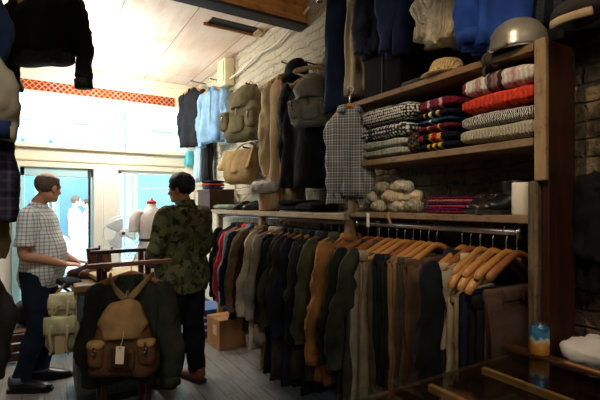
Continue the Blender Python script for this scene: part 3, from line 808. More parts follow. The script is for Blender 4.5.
# lower compartment
ZL = 1.438
def sock(name, label, loc, rz, seed, m, L=.24, r=.036):
    bm = stube(B(), [(-L * .5, 0, r), (-L * .25, .006, r * 1.1), (0, 0, r * 1.05), (L * .3, -.01, r * 1.1), (L * .48, 0, r)], [(r * .75, r * .7), (r * 1.1, r), (r * 1.1, r), (r * 1.15, r), (r * .6, r * .6)], 4, 14, side=(0, 1, 0))
    crumple(bm, .012, 20, seed); crumple(bm, .005, 60, seed)
    t = thing(name, label, 'socks', loc, (0, 0, rz), 'bundled wool socks on the lower board')
    mk('sock_body', bm, m, t)
    mk('cuff', stube(B(), [(-L * .52, 0, r), (-L * .40, .002, r)], [(r * .85, r * .8), (r * 1.05, r * 1.0)], 3, 14, side=(0, 1, 0)), m, t)
    return t
M_sock = knit('#cfc6ae', None, 1, 1, 120); M_sock2 = knit('#a39c88', None, 1, 1, 120); M_sock3 = knit('#ddc9a6', None, 1, 1, 120)
sy = [(365, 0, M_sock2, 'grey-cream sock bundle at the bottom left of the sock heap'), (378, 0, M_sock, 'cream sock bundle bottom of the heap, second along'), (394, 0, M_sock, 'cream sock bundle bottom of the heap, third along'), (410, 0, M_sock2, 'grey-cream sock bundle bottom right of the heap, by the folded blankets'),
      (370, .055, M_sock, 'cream sock bundle in the middle tier of the heap, left end'), (387, .055, M_sock3, 'peach cream sock bundle in the middle tier of the heap'), (404, .055, M_sock3, 'peach cream sock bundle in the middle tier, right end'),
      (380, .11, M_sock2, 'loose grey-cream sock bundle on top of the heap, left'), (400, .11, M_sock, 'loose cream sock bundle on top of the heap, right')]
for i, (px, dz, m, lab) in enumerate(sy):
    sock('sock_bundle', lab, (XF + .12, railY(px - 3, XF + .10), ZL + dz), PI / 2 + R.uniform(-.5, .5), i + 3, m, .22, .036)
fm = ['#7a1f33', '#5b2148', '#a33a4a', '#4a2338', '#b06a6c', '#6a1e34']
labs = ['wine red folded tie cloth at the bottom of the flat pile', 'plum folded cloth second in the flat pile', 'rose red folded cloth third in the flat pile', 'dark mauve folded cloth fourth in the flat pile', 'dusty pink folded cloth fifth in the flat pile', 'deep crimson folded cloth on top of the flat pile']
z = ZL; yq = (railY(424, XF) + railY(468, XF)) / 2 + .02
for i, (c, l) in enumerate(zip(fm, labs)):
    folded('folded_cloth', l, 'cloth', (XF + .14, yq + R.uniform(-.02, .02), z), (.26, .29 - .015 * i, .015), knit(c), 'flat pile of folded cloths', 0, i, e1=.3, amp=.002, groove=False, m=8); z += .0135
# shoes
def shoe(name, label, loc, rz, mat, sole, L=.28, group=None, high=.0, laces=None):
    t = thing(name, label, 'shoe', loc, (0, 0, rz), group)
    w = .046
    secs = [(-.5, .030, .055 + high, .03), (-.42, w * .72, .075 + high, .05), (-.25, w * .78, .085 + high, .06), (-.08, w * .80, .080 + high * .8, .06), (.08, w * .9, .062, .05), (.22, w, .048, .04), (.36, w * .95, .042, .03), (.46, w * .7, .032, .02), (.5, w * .3, .02, .01)]
    rings = []
    for f, hw, h, _ in secs:
        ring = []
        for k in range(16):
            a = 2 * PI * k / 16
            cz = math.sin(a); ww = hw * math.cos(a) * (1 if cz < .2 else (1 - .35 * (cz - .2)))
            ring.append(Vector((f * L, ww, .018 + h * .5 + h * .5 * spow(cz, .8))))
        rings.append(ring)
    mk('upper', ring_mesh(B(), rings), mat, t)
    out = [(-.51, .026), (-.4, .036), (-.2, .036), (0, .038), (.2, .048), (.36, .046), (.47, .034), (.515, .012)]
    b = B(); r1 = []
    for f, hw in out: r1.append([Vector((f * L, -hw, 0)), Vector((f * L, hw, 0)), Vector((f * L, hw, .022)), Vector((f * L, -hw, .022))])
    ring_mesh(b, r1); mk('sole', b, sole, t, False)
    bl = B(); tube(bl, [(.02 * L, -.022, .087 + high * .5), (.02 * L, .022, .087 + high * .5)], .004, 6); mk('lace', bl, laces or mat, t)
    bl = B(); tube(bl, [(.09 * L, -.022, .078), (.09 * L, .022, .078)], .004, 6); mk('lace', bl, laces or mat, t)
    return t
M_bl = plain('#101012', .35, .5)
M_soleb = plain('#1c1714', .7)
shoe('dark_shoe', 'dark leather shoe lying left of its partner near the pale drum', (XF + .11, railY(470, XF + .03), ZL), PI + .3, plain('#241a15', .3, .5), M_soleb, .21)
shoe('dark_shoe', 'dark leather shoe with a glossy toe directly left of the black boot', (XF + .11, railY(483, XF + .03), ZL), PI + .1, plain('#2c1f18', .25, .6), M_soleb, .22)
# black boot
def boot(name, label, loc, rz, mat, sole, H=.2, L=.25, group=None, r=.045):
    t = thing(name, label, 'boot', loc, (0, 0, rz), group)
    pts = [(-.16 * L, 0, H), (-.17 * L, 0, H * .75), (-.19 * L, 0, H * .5), (-.18 * L, 0, .085), (-.02 * L, 0, .055), (.22 * L, 0, .043), (.42 * L, 0, .036), (.52 * L, 0, .03)]
    rd = [(r, r * 1.05), (r, r * 1.0), (r * .95, r * .98), (r, r * 1.2), (r * .98, .05), (.046, .036), (.042, .028), (.018, .012)]
    mk('upper', stube(B(), pts, rd, 4, 18, side=(0, 1, 0)), mat, t)
    b = B(); r1 = []
    for f, hw in [(-.44, .02), (-.36, .036), (-.1, .035), (.1, .04), (.3, .047), (.45, .038), (.54, .012)]: r1.append([Vector((f * L, -hw, 0)), Vector((f * L, hw, 0)), Vector((f * L, hw, .02)), Vector((f * L, -hw, .02))])
    mk('sole', ring_mesh(b, r1), sole, t, False)
    mk('pull_tab', bx((-.21 * L - r, -.008, H - .03), (-.16 * L - r, .008, H + .02), .002), mat, t)
    return t
boot('black_boot', 'black leather boot standing left of the pale drum on the lower board', (XF + .12, railY(498, XF + .04), ZL), PI - .5, M_bl, M_soleb, .15, .22, None, .06)
# pale drum
dr = thing('candle_drum', 'pale cream cylinder standing at the right end of the lower board', 'candle', (XF + .05, railY(523, XF + .05), ZL))
mk('cylinder', lathe(B(), [(0, 0), (.040, 0), (.042, .004), (.042, .13), (.040, .135), (.035, .135), (.033, .125), (0, .124)], 32), plain('#ded6bd', .5, .3), dr)
mk('wick', tube(B(), [(0, 0, .12), (.002, 0, .14)], .0018, 6), plain('#2a2622', .8), dr)

# ------------------------------------------------------------------ top board
ZT = 2.123
# helmet
hp = onX(517, 50, XF + .08)
hl = thing('old_helmet', 'grey domed metal helmet resting on the right end of the top board', 'helmet', (XF + .08, hp.y, ZT))
mk('shell', lathe(B(), [(0, .150), (.03, .148), (.06, .138), (.09, .115), (.112, .08), (.118, .045), (.118, .012), (.123, .004), (.120, .0), (.112, .004), (.110, .04), (.10, .08), (.07, .12), (0, .135)], 32), plain('#8f8878', .3, .6, .5, var=.2), hl)
mk('rim_band', torus(B(), (0, 0, .012), .120, .005, 'Z', 32, 6), plain('#6d675a', .4, .5, .4), hl)
mk('chin_strap', stube(B(), [(-.115, -.02, .02), (-.13, -.03, .005), (-.12, .02, .006), (-.115, .05, .02)], .006, 4, 6), plain('#4a3a28', .7), hl)
# straw hat
ht = thing('straw_hat', 'straw hat with a woven band resting on the top board below the cream jumper', 'hat', (XF + .10, railY(447, XF + .10), ZT))
M_straw = knit('#d3b27c', None, 1, 1, 200)
mk('brim', lathe(B(), [(0, .006), (.075, .006), (.10, .010), (.13, .016), (.132, .012), (.10, .003), (0, .0)], 36), M_straw, ht)
cr = lathe(B(), [(.088, .006), (.085, .03), (.078, .062), (.066, .086), (.045, .094), (.02, .086), (0, .080)], 36)
for v in cr.verts: v.co.x *= 1.12
mk('crown', cr, M_straw, ht)
hb = lathe(B(), [(.089, .012), (.092, .014), (.090, .032), (.085, .033)], 36)
for v in hb.verts: v.co.x *= 1.12
mk('hat_band', hb, knit2('#7a5a38', '#d9b984', 90, 'check'), ht)
# black box
bbx = thing('black_case', 'tall black case standing at the left end of the top board', 'case', (XF + .02, railY(381, XF + .02), ZT), (0, 0, -.08))
mk('shell', bx((0, -.17, 0), (.20, .17, .27), .008), plain('#0b0908', .9, .1), bbx)
mk('lid', bx((-.004, -.173, .22), (.203, .173, .274), .006), plain('#0e0b09', .85, .15), bbx)
mk('edge_strip', bx((-.006, -.02, 0), (.0, -.012, .22), .001), plain('#1a1611', .7), bbx)
# flat magazines/leather pouch
fl = thing('flat_pouch', 'flat dark leather pouch lying on the top board left of the straw hat', 'pouch', (XF + .09, railY(420, XF + .09), ZT))
mk('pouch_body', slab(.16, .22, .018, 4, .4, .3, .003, False), plain('#2f2c2c', .4, .5), fl)
mk('flap', slab(.09, .20, .008, 6, .4, .3, .002, False), plain('#3a3736', .35, .5), fl, True, (-.03, 0, .016))
# knotted cord hanging over edge
kn = thing('cord_knot', 'dark knot of cord wrapped round the top board left of the helmet', 'cord', (XF - .008, railY(492, XF), 2.10))
for k in range(3): mk('loop', torus(B(), (0, (k - 1) * .014, 0), .028 + .002 * k, .008, 'Y', 18, 6), plain('#2b2019', .8), kn)
mk('tail', stube(B(), [(-.02, .01, -.02), (-.03, .014, -.05), (-.026, .01, -.07)], .006, 3, 6), plain('#2b2019', .8), kn)
# paper tag and strip hanging from the lower board
tg = thing('white_strip', 'white paper strip hanging from the left end of the lower board', 'strip', (XF - .006, railY(369, XF), 1.43))
mk('strip', bx((-.002, -.012, -.075), (.0, .012, 0), .0005), plain('#d8d5cc', .7), tg)
mk('hem', bx((-.004, -.013, -.08), (.001, .013, -.068), .0005), plain('#c9c5ba', .7), tg)
st = tag(mk('leather_thong', stube(B(), [(XF - .008, railY(390, XF), 1.44), (XF - .016, railY(391, XF), 1.405), (XF - .012, railY(393, XF), 1.37)], .007, 4, 6), plain('#a07446', .7)), 'tan leather thong dangling over the front of the lower board below the socks', 'cord')

# ------------------------------------------------------------------ goods on the long shelf
ZS = 1.426
# fur hat on a wooden block
fh = thing('hat_block', 'turned wooden hat block standing on the long shelf under the white fleece hat', 'hat block', (1.70, railY(268, 1.70), ZS))
mk('block', lathe(B(), [(0, 0), (.075, 0), (.078, .02), (.088, .12), (.098, .20), (.095, .215), (0, .22)], 28), wood('#b58a5e', '#d9b78c', 'Z', .6), fh)
mk('foot_ring', torus(B(), (0, 0, .008), .078, .008, 'Z', 28, 6), wood('#8a6440', '#b58a5e', 'Z', .6), fh)
fr = lathe(B(), [(.098, .17), (.13, .16), (.152, .19), (.155, .225), (.13, .255), (.06, .265), (0, .262)], 60)
crumple(fr, .012, 26, 3); crumple(fr, .012, 70, 2)
fur = tag(mk('fleece_hat', fr, knit('#ece4d4', None, 1, 1, 160), None, True, (1.70, railY(268, 1.70), ZS)), 'cream fleece hat sitting on the wooden hat block', 'hat')
# leaning stick
lean = thing('wooden_stick', 'thin brown stick leaning against the wall right of the hat block', 'stick', (1.74, railY(278, 1.74), ZS))
mk('shaft', tube(B(), [(0, 0, 0), (.10, -.02, .2), (.19, -.04, .36)], .011, 10), wood('#6d4426', '#9c6a3e', 'Z', .5), lean)
mk('tip', tube(B(), [(-.002, 0, 0), (.012, -.002, .03)], .013, 10), plain('#2a211a', .5), lean)
# black shoes / pouches
for i, (px, lab) in enumerate(((243, 'black leather loafer on the long shelf, the one further from the hat block'), (253, 'black leather loafer on the long shelf, right beside the hat block'))):
    shoe('black_loafer', lab, (1.80, railY(px, 1.80), ZS), PI + .4, M_bl, M_soleb, .26, 'pair of black loafers')
folded('green_cloth', 'pale green folded cloth at the window end of the long shelf', 'cloth', (1.80, railY(229, 1.80), ZS), (.26, .44, .05), fab('#8ba394'), None, .1, 12)
folded('folded_jeans', 'dark navy folded jeans on the long shelf, lower of the two right of the stick', 'jeans', (1.80, railY(298, 1.80), ZS), (.28, .34, .05), fab('#1c2230'), 'folded jeans on the long shelf', 0, 13)
folded('folded_jeans', 'inky folded jeans on the long shelf, on top of the navy pair', 'jeans', (1.80, railY(299, 1.80), ZS + .05), (.26, .32, .045), fab('#151823'), 'folded jeans on the long shelf', .06, 14)
folded('folded_jeans', 'black folded jeans on the long shelf between the navy pair and the checked shirt', 'jeans', (1.80, railY(317, 1.80), ZS), (.27, .26, .07), fab('#101218'), 'folded jeans on the long shelf', .03, 15)
# wooden crate with hats at the window end
cr = thing('brown_crate', 'dark brown wooden box on the window end of the long shelf', 'box', (1.76, railY(214, 1.76), ZS), (0, 0, 0))
wd = wood('#3c2416', '#5f3a22', 'Z', .6)
mk('box_body', bx((-.13, -.22, 0), (.17, .22, .23), .006), wd, cr, False)
mk('lid', bx((-.14, -.23, .215), (.18, .23, .24), .005), wood('#4b2e1c', '#6d452a', 'Y', .6), cr, False)
z = ZS + .24
for i, (c, l) in enumerate((('#29406b', 'blue folded wool hat at the bottom of the small pile on the brown box'), ('#c4562f', 'orange folded wool hat in the middle of the small pile on the brown box'), ('#2a2d3c', 'dark folded wool hat on top of the small pile on the brown box'))):
    folded('knitted_hat', l, 'hat', (1.76, railY(214, 1.76) + .03, z), (.22, .24, .04), knit(c), 'small pile on the brown box', .1 * i, 20 + i, groove=False); z += .036
# ================================================================== PEOPLE
def vlerp(a, b, t): return Vector(a) * (1 - t) + Vector(b) * t
def rotz(p, a, c=(0, 0)):
    x, y = p[0] - c[0], p[1] - c[1]
    return Vector((c[0] + x * math.cos(a) - y * math.sin(a), c[1] + x * math.sin(a) + y * math.cos(a), p[2]))
M_skin = plain('#b98368', .55, .35, var=.08); M_skin2 = plain('#a87356', .5, .35, var=.08); M_skin3 = plain('#e0b9a0', .6, .3)
def head(bm, c, yaw=0.0, pitch=0.0, s=1.0):
    """head facing local +y; c = centre of the skull at eye height"""
    rot = Matrix.Rotation(yaw, 3, 'Z') @ Matrix.Rotation(-pitch, 3, 'X')
    C = Vector(c)
    def q(p): return C + rot @ (Vector(p) * s)
    def e(p, r, r3=None, n=16, m=10): ell(bm, q(p), Vector(r) * s, n, m, rot=rot)
    e((0, -.012, .035), (.076, .098, .088), n=24, m=16)         # skull
    e((0, .012, -.035), (.064, .078, .085), n=20, m=14)         # face
    e((0, .060, -.088), (.036, .030, .026))                     # chin
    e((.048, .010, -.070), (.020, .045, .030)); e((-.048, .010, -.070), (.020, .045, .030))   # jaw
    e((0, .076, .018), (.056, .016, .014))                      # brow
    e((.032, .066, -.030), (.026, .024, .022)); e((-.032, .066, -.030), (.026, .024, .022))   # cheekbones
    tube(bm, [q((0, .082, .012)), q((0, .096, -.014)), q((0, .109, -.034)), q((0, .088, -.044))], [.009 * s, .011 * s, .016 * s, .012 * s], 10, side=rot @ Vector((1, 0, 0)))  # nose
    e((.015, .092, -.037), (.010, .011, .008)); e((-.015, .092, -.037), (.010, .011, .008))
    e((0, .086, -.062), (.026, .012, .0075)); e((0, .083, -.073), (.022, .012, .008))        # lips
    for sx in (-1, 1):
        ell(bm, q((sx * .079, -.012, -.010)), Vector((.009, .021, .033)) * s, 12, 10, rot=rot @ Matrix.Rotation(sx * -.35, 3, 'Z'))  # ears
        e((sx * .076, -.004, -.036), (.008, .012, .012))
def eyes(c, yaw, pitch, s, parent, off, mat_w, mat_d):
    rot = Matrix.Rotation(yaw, 3, 'Z') @ Matrix.Rotation(-pitch, 3, 'X')
    for sx in (-1, 1):
        p = Vector(c) + rot @ (Vector((sx * .031, .078, .000)) * s)
        e = mk('eye', ell(B(), p, (.0125 * s, .0125 * s, .0115 * s), 12, 8), mat_w, parent)
        p2 = Vector(c) + rot @ (Vector((sx * .031, .0865, .000)) * s)
        mk('iris', ell(B(), p2, (.006 * s, .006 * s, .006 * s), 10, 6), mat_d, e)
        pb = [Vector(c) + rot @ (Vector((sx * x, y, z)) * s) for x, y, z in ((.014, .092, .024), (.030, .091, .030), (.048, .080, .024))]
        mk('eyebrow', stube(B(), pb, [(.004, .003), (.006, .004), (.003, .003)], 3, 8), mat_d, parent)
def hand(bm, wrist, d, palm_n, thumb_side, curl=.5, s=1.0):
    """palm and five separate fingers; d points along the hand, palm_n out of the palm, thumb_side towards the thumb"""
    W = Vector(wrist); d = Vector(d).normalized(); n = Vector(palm_n); n = (n - d * n.dot(d)).normalized(); a = Vector(thumb_side); a = (a - d * a.dot(d) - n * a.dot(n)).normalized()
    L = .092 * s
    tube(bm, [W - d * .02, W + d * .015, W + d * L * .5, W + d * L * .93], [(.026 * s, .020 * s), (.030 * s, .017 * s), (.041 * s, .015 * s), (.040 * s, .012 * s)], 14, side=a)
    for k, (off, ln, r) in enumerate(((.030, .070, .0085), (.010, .078, .009), (-.010, .072, .0085), (-.029, .057, .0075))):
        p = W + d * L * .88 + a * off * s; cd = d.copy(); pts = [p - d * .02]; tot = 0
        pts.append(p)
        for j, q in enumerate((.42, .33, .25)):
            tot = curl * (.45 + .55 * j)
            cd = (d * math.cos(tot) + n * math.sin(tot) + a * (off * 1.2)).normalized()
            p = p + cd * ln * q * s; pts.append(p.copy())
        tube(bm, pts, [r * s, r * s * 1.05, r * s, r * s * .92, r * s * .7], 9, side=a)
    p = W + d * L * .22 + a * .024 * s
    tube(bm, [p - a * .012, p + a * .012 * s + d * .015 * s, p + a * .026 * s + d * .042 * s + n * .010, p + a * .028 * s + d * .068 * s + n * (.014 + .02 * curl)], [.014 * s, .0125 * s, .0105 * s, .008 * s], 9, side=n)
TORSO = [(.80, .150, .110, 0), (.88, .172, .125, 0), (.96, .172, .122, .005), (1.06, .158, .118, .012), (1.16, .162, .120, .012), (1.27, .178, .122, .0), (1.36, .188, .112, -.01), (1.41, .165, .088, -.015), (1.45, .105, .068, -.015), (1.475, .068, .062, -.008)]
def torso(bm, inflate=0, z0=0, z1=9, belly=0.0, n=28, fold=0, hem_flare=0):
    secs = []
    for z, rx, ry, cy in TORSO:
        if z < z0 - 1e-6 or z > z1 + 1e-6: continue
        b = belly * max(0, 1 - ((z - 1.04) / .22) ** 2)
        secs.append((0, cy + b * .6, z, rx + inflate + b * .3, ry + inflate + b * .7, .85, fold if z < 1.2 else 0, 6, z * 9))
    loft(bm, secs, n)
def limb_leg(bm, hip, knee, ankle, inf=0.0, k=1.0, to=None):
    h, kn, an = Vector(hip), Vector(knee), Vector(ankle)
    pts = [h + Vector((0, 0, .05)), h, vlerp(h, kn, .5), kn, vlerp(kn, an, .35), an]
    rd = [.092 + inf, .090 + inf, .076 * k + inf, .056 * k + inf * 1.2, .056 * k + inf * 1.1, .038 * k + inf * 1.3]
    stube(bm, pts, [(r, r) for r in rd], 4, 18)
def foot(bm, an, yaw, inf=0.0):
    a = Vector(an); d = Vector((-math.sin(yaw), math.cos(yaw), 0))
    tube(bm, [a + Vector((0, 0, .04)), a + Vector((0, 0, -.01)) - d * .02, Vector((a.x, a.y, .05)) - d * .03, Vector((a.x, a.y, .042)) + d * .07, Vector((a.x, a.y, .034)) + d * .14, Vector((a.x, a.y, .025)) + d * .19], [(.036, .038), (.038, .042), (.036, .04), (.042, .034), (.044, .026), (.022, .014)], 12, side=(math.cos(yaw), math.sin(yaw), 0))
def limb_arm(bm, sh, el, wr, inf=0.0, upto=1.0, n=16):
    s, e, w = Vector(sh), Vector(el), Vector(wr)
    pts = [s + (s - e).normalized() * .03, s, vlerp(s, e, .5), e, vlerp(e, w, .35), w]
    rd = [.050 + inf, .054 + inf, .047 + inf, .040 + inf, .040 + inf, .026 + inf]
    stube(bm, pts, [(r, r) for r in rd], 4, n, side=(0, 0, 1) if abs((e - s).normalized().z) < .9 else (1, 0, 0))
def person(label, loc, face, H, pose, skin, voxel=.0085):
    """body mesh = top-level object; pose holds arms, legs and head in a local frame facing +y"""
    k = H / 1.75
    bm = B()
    torso(bm, -.012, belly=pose.get('belly', 0) * .8)
    tube(bm, [(0, -.012, 1.42), (0, -.004, 1.50), Vector(pose['head']) + Vector((0, -.02, -.06))], [.062, .056, .054], 16)
    head(bm, pose['head'], pose.get('yaw', 0), pose.get('pitch', 0))
    for (hip, kn, an, fy) in pose['legs']:
        limb_leg(bm, hip, kn, an, -.008); foot(bm, an, fy)
    for (sh, el, wr, hd, hn, ht, cu) in pose['arms']:
        limb_arm(bm, sh, el, wr); hand(bm, wr, hd, hn, ht, cu)
    o = mk('person', bm, skin, None, True, loc, (0, 0, -math.atan2(face[0], face[1])))
    remesh(o, voxel, 1)
    o.scale = (k, k, k)
    return tag(o, label, 'person')
def clothe(name, par, build, mat, voxel=.012, label=None, cr=.012, cs=7, seed=1, smooth=3):
    bm = B(); build(bm); o = mk(name, bm, mat, par, True); remesh(o, voxel, smooth)
    b = bmesh.new(); b.from_mesh(o.data); crumple(b, cr, cs, seed, .8); crumple(b, cr * .4, cs * 3, seed + 5, .8); b.to_mesh(o.data); b.free()
    if label: o['label'] = label
    return o
def shoe_child(par, an, yaw, mat, sole, label, W=1.0):
    """leather shoe round a foot, built as a child of the person"""
    a = Vector(an); d = Vector((-math.sin(yaw), math.cos(yaw), 0)); sd = (math.cos(yaw), math.sin(yaw), 0)
    g = Vector((a.x, a.y, 0))
    bm = B()
    stube(bm, [g + Vector((0, 0, .115)) - d * .035, g + Vector((0, 0, .075)) - d * .04, g + Vector((0, 0, .055)) - d * .02, g + Vector((0, 0, .052)) + d * .05, g + Vector((0, 0, .044)) + d * .13, g + Vector((0, 0, .036)) + d * .20, g + Vector((0, 0, .030)) + d * .235],
          [(.044, .048), (.046, .05), (.045, .052), (.050 * W, .046), (.054 * W, .034), (.044 * W, .024), (.02, .012)], 4, 16, side=sd)
    for v in bm.verts: v.co.z = max(v.co.z, .018)
    s = mk('shoe', bm, mat, par); s['label'] = label
    b = B(); rings = []
    for f, w in ((-.092, .02), (-.08, .040), (-.03, .046), (.05, .050), (.13, .057), (.20, .046), (.245, .018)):
        c = g + d * f; q = Vector(sd) * w * W
        rings.append([c - q, c + q, c + q + Vector((0, 0, .026)), c - q + Vector((0, 0, .026))])
    mk('sole', ring_mesh(b, rings), sole, s, False)
    b = B()
    for f in (.03, .06, .09): tube(b, [g + d * f + Vector(sd) * -.022 + Vector((0, 0, .096 - f * .3)), g + d * f + Vector((0, 0, .102 - f * .3)), g + d * f + Vector(sd) * .022 + Vector((0, 0, .096 - f * .3))], .004, 6)
    # the three lace rows are joined by a tongue strip
    tube(b, [g + d * .02 + Vector((0, 0, .095)), g + d * .10 + Vector((0, 0, .069))], (.012, .004), 8, side=sd)
    mk('laces', b, sole, s)

VS = Vector((S, CC, 0)); VR = Vector((CC, -S, 0))       # into the picture / to its right on the floor
# ---- balding man in the checked shirt, facing the table
fL = (VR * .95 + VS * .22).normalized()
poseL = dict(head=(0, .065, 1.612), yaw=1.05, pitch=.12, belly=.02,
    legs=[((-.095, 0, .90), (-.10, .03, .49), (-.10, -.03, .085), .12), ((.095, 0, .90), (.10, .02, .49), (.115, -.10, .085), -.12)],
    arms=[((.19, -.01, 1.385), (.235, -.03, 1.09), (.12, .215, .995), (-.35, .9, -.10), (-.2, -.2, -1), (-1, -.4, 0), .55),
          ((-.19, -.01, 1.385), (-.225, .02, 1.09), (-.07, .245, 1.0), (.25, .9, -.12), (.2, -.2, -1), (1, -.4, 0), .55)])
pl = person('balding man in a checked short-sleeved shirt and dark jeans, reaching towards the boots', (-.035, 4.08, 0), fL, 1.76, poseL, M_skin)
M_shirt = grid_check('#dfe0dc', '#6d7a86', 34, .30, '#8d9488', 17)
def shirtL(bm):
    torso(bm, .016, .80, 1.46, .04, fold=.02)
    for sh, el, wr, *_ in poseL['arms']:
        s, e = Vector(sh), Vector(el)
        stube(bm, [s + Vector((-.06 if s.x > 0 else .06, 0, .012)), s, vlerp(s, e, .45), vlerp(s, e, .80)], [(.062, .062), (.074, .072), (.072, .066), (.076, .068)], 4, 18)
clothe('shirt', pl, shirtL, M_shirt, .011, 'short-sleeved shirt in a grey and white check', .012, 8, 3)
cm = B(); tube(cm, [(0, -.012, 1.445), (0, -.002, 1.49)], [(.082, .078), (.066, .064)], 24, side=(1, 0, 0), caps=(False, False))
cm2 = mk('collar', cm, M_shirt, pl); sm_ = cm2.modifiers.new('s', 'SOLIDIFY'); sm_.thickness = .008
def jeansL(bm):
    torso(bm, .006, .80, 1.0)
    for hip, kn, an, fy in poseL['legs']:
        limb_leg(bm, hip, kn, Vector(an) + Vector((0, 0, .0)), .020)
clothe('jeans', pl, jeansL, fab('#16222e', .3), .012, 'dark indigo jeans', .014, 7, 4)
for hip, kn, an, fy in poseL['legs']:
    mk('jean_cuff', lathe(B(), [(.064, -.03), (.069, -.03), (.069, .018), (.064, .018)], 22, Vector(an) + Vector((0, 0, .025))), fab('#5d6c7c', .2), pl)
    shoe_child(pl, an, fy, plain('#15171b', .3, .5), plain('#0e0d0d', .6), 'black leather lace-up shoe')
eyes(poseL['head'], poseL['yaw'], poseL['pitch'], 1, pl, 0, plain('#e8e4de', .3), plain('#4a4038', .5))
def hair_cap(bm, c, yaw, pitch, top, low, grow, front=.03, bald=None):
    rot = Matrix.Rotation(yaw, 3, 'Z') @ Matrix.Rotation(-pitch, 3, 'X')
    n, m = 36, 18; rows = []
    for j in range(m + 1):
        ph = -PI * .30 + (PI * .80) * j / m
        row = []
        for i in range(n):
            a = 2 * PI * i / n
            row.append(Vector((.076 * math.cos(ph) * math.cos(a), -.012 + .098 * math.cos(ph) * math.sin(a), .035 + .088 * math.sin(ph))))
        rows.append(row)
    vs = {}
    def V(j, i, out):
        key = (j, i, out)
        if key not in vs:
            p = rows[j][i]; nrm = (p - Vector((0, -.012, .03))).normalized()
            vs[key] = bm.verts.new(Vector(c) + rot @ (p + nrm * (grow if out else -.012)))
        return vs[key]
    def keep(j, i):
        q = (rows[j][i] + rows[j + 1][i] + rows[j][(i + 1) % n] + rows[j + 1][(i + 1) % n]) / 4
        if q.z > top: return False
        if q.y > front + max(0, (q.z - .05)) * .5: return False
        lo = low if q.y < -.03 else low + .035 + (q.y + .03) * .35
        return q.z > lo
    K = {(j, i) for j in range(m) for i in range(n) if keep(j, i)}
    for (j, i) in K:
        i2 = (i + 1) % n
        bm.faces.new((V(j, i, 1), V(j, i2, 1), V(j + 1, i2, 1), V(j + 1, i, 1)))
        bm.faces.new((V(j, i, 0), V(j + 1, i, 0), V(j + 1, i2, 0), V(j, i2, 0)))
        for (dj, di, e) in ((-1, 0, ((j, i), (j, i2))), (1, 0, ((j + 1, i2), (j + 1, i))), (0, -1, ((j + 1, i), (j, i))), (0, 1, ((j, i2), (j + 1, i2)))):
            if (j + dj, (i + di) % n) not in K:
                a_, b_ = e
                bm.faces.new((V(*a_, 1), V(*a_, 0), V(*b_, 0), V(*b_, 1)))
    return bm
hb_ = hair_cap(B(), poseL['head'], poseL['yaw'], poseL['pitch'], .088, -.058, .007, .035)
crumple(hb_, .006, 60, 2)
h = mk('hair', hb_, plain('#5c4a40', .7, .3, var=.35, nscale=60), pl); h['label'] = 'short greying brown hair round a bald crown'

# ---- man in the camouflage jacket, back three-quarters to the camera
fR = (VS * .50 - VR * .86).normalized()
poseR = dict(head=(0, .045, 1.615), yaw=.32, pitch=.06, belly=.03,
    legs=[((-.095, 0, .90), (-.10, .05, .49), (-.11, .10, .085), .25), ((.095, 0, .90), (.10, .0, .49), (.11, -.03, .085), -.15)],
    arms=[((.20, -.01, 1.385), (.27, .02, 1.10), (.08, .215, 1.08), (-.9, .35, .05), (.2, -1, 0), (0, .2, 1), .5),
          ((-.20, -.01, 1.385), (-.285, .03, 1.10), (-.09, .235, 1.02), (.9, .3, .05), (-.2, -1, 0), (0, .2, 1), .5)])
pr = person('dark-haired man in a camouflage jacket and black trousers standing by the jackets', (.985, 3.45, 0), fR, 1.75, poseR, M_skin2)
M_camo = camo_mat()
def jacketR(bm):
    torso(bm, .040, .80, 1.46, .03, fold=.03)
    loft(bm, [(0, 0, .775, .205, .162, .85), (0, 0, .84, .212, .165, .85), (0, .005, .96, .208, .16, .85)], 28)
    for sh, el, wr, *_ in poseR['arms']:
        s, e, w = Vector(sh), Vector(el), Vector(wr)
        stube(bm, [s + Vector((-.07 if s.x > 0 else .07, 0, .018)), s + Vector((0, 0, .004)), vlerp(s, e, .5), e, vlerp(e, w, .5), w], [(.072, .07), (.082, .08), (.076, .074), (.070, .07), (.062, .062), (.05, .05)], 5, 18)
jr = clothe('jacket', pr, jacketR, M_camo, .012, 'green and brown camouflage field jacket', .022, 7, 9)
cm = B(); tube(cm, [(0, -.014, 1.44), (0, -.010, 1.475), (0, -.004, 1.515)], [(.10, .095), (.085, .082), (.078, .076)], 24, side=(1, 0, 0), caps=(False, False))
cj = mk('collar', cm, M_camo, jr); s_ = cj.modifiers.new('s', 'SOLIDIFY'); s_.thickness = .012
mk('pocket', crumple(bx((-.2, -.02, 0), (.0, .0, .16), .008), .004, 12, 3), M_camo, jr, True, (-.213, .03, .80), (0, 0, PI / 2))
for sx in (-1, 1): mk('shoulder_strap', stube(B(), [(sx * .10, -.012, 1.478), (sx * .15, -.014, 1.462), (sx * .205, -.012, 1.437)], [(.022, .006)] * 3, 3, 8, side=(0, 1, 0)), M_camo, jr)
def trR(bm):
    torso(bm, .004, .80, 1.0)
    for hip, kn, an, fy in poseR['legs']: limb_leg(bm, hip, kn, Vector(an) + Vector((0, 0, .01)), .028)
clothe('trousers', pr, trR, fab('#14161d', .3), .012, 'black straight trousers', .014, 6, 12)
for hip, kn, an, fy in poseR['legs']:
    shoe_child(pr, an, fy, plain('#7d4a30', .45, .45), plain('#3d2a20', .7), 'tan brown leather shoe')
eyes(poseR['head'], poseR['yaw'], poseR['pitch'], 1, pr, 0, plain('#e8e4de', .3), plain('#1c1512', .5))
hr = hair_cap(B(), poseR['head'], poseR['yaw'], poseR['pitch'], .2, -.062, .016, .052); crumple(hr, .010, 45, 6)
h = mk('hair', hr, plain('#171310', .6, .35, var=.3, nscale=60), pr); h['label'] = 'short thick black hair'
def stubble(): pass

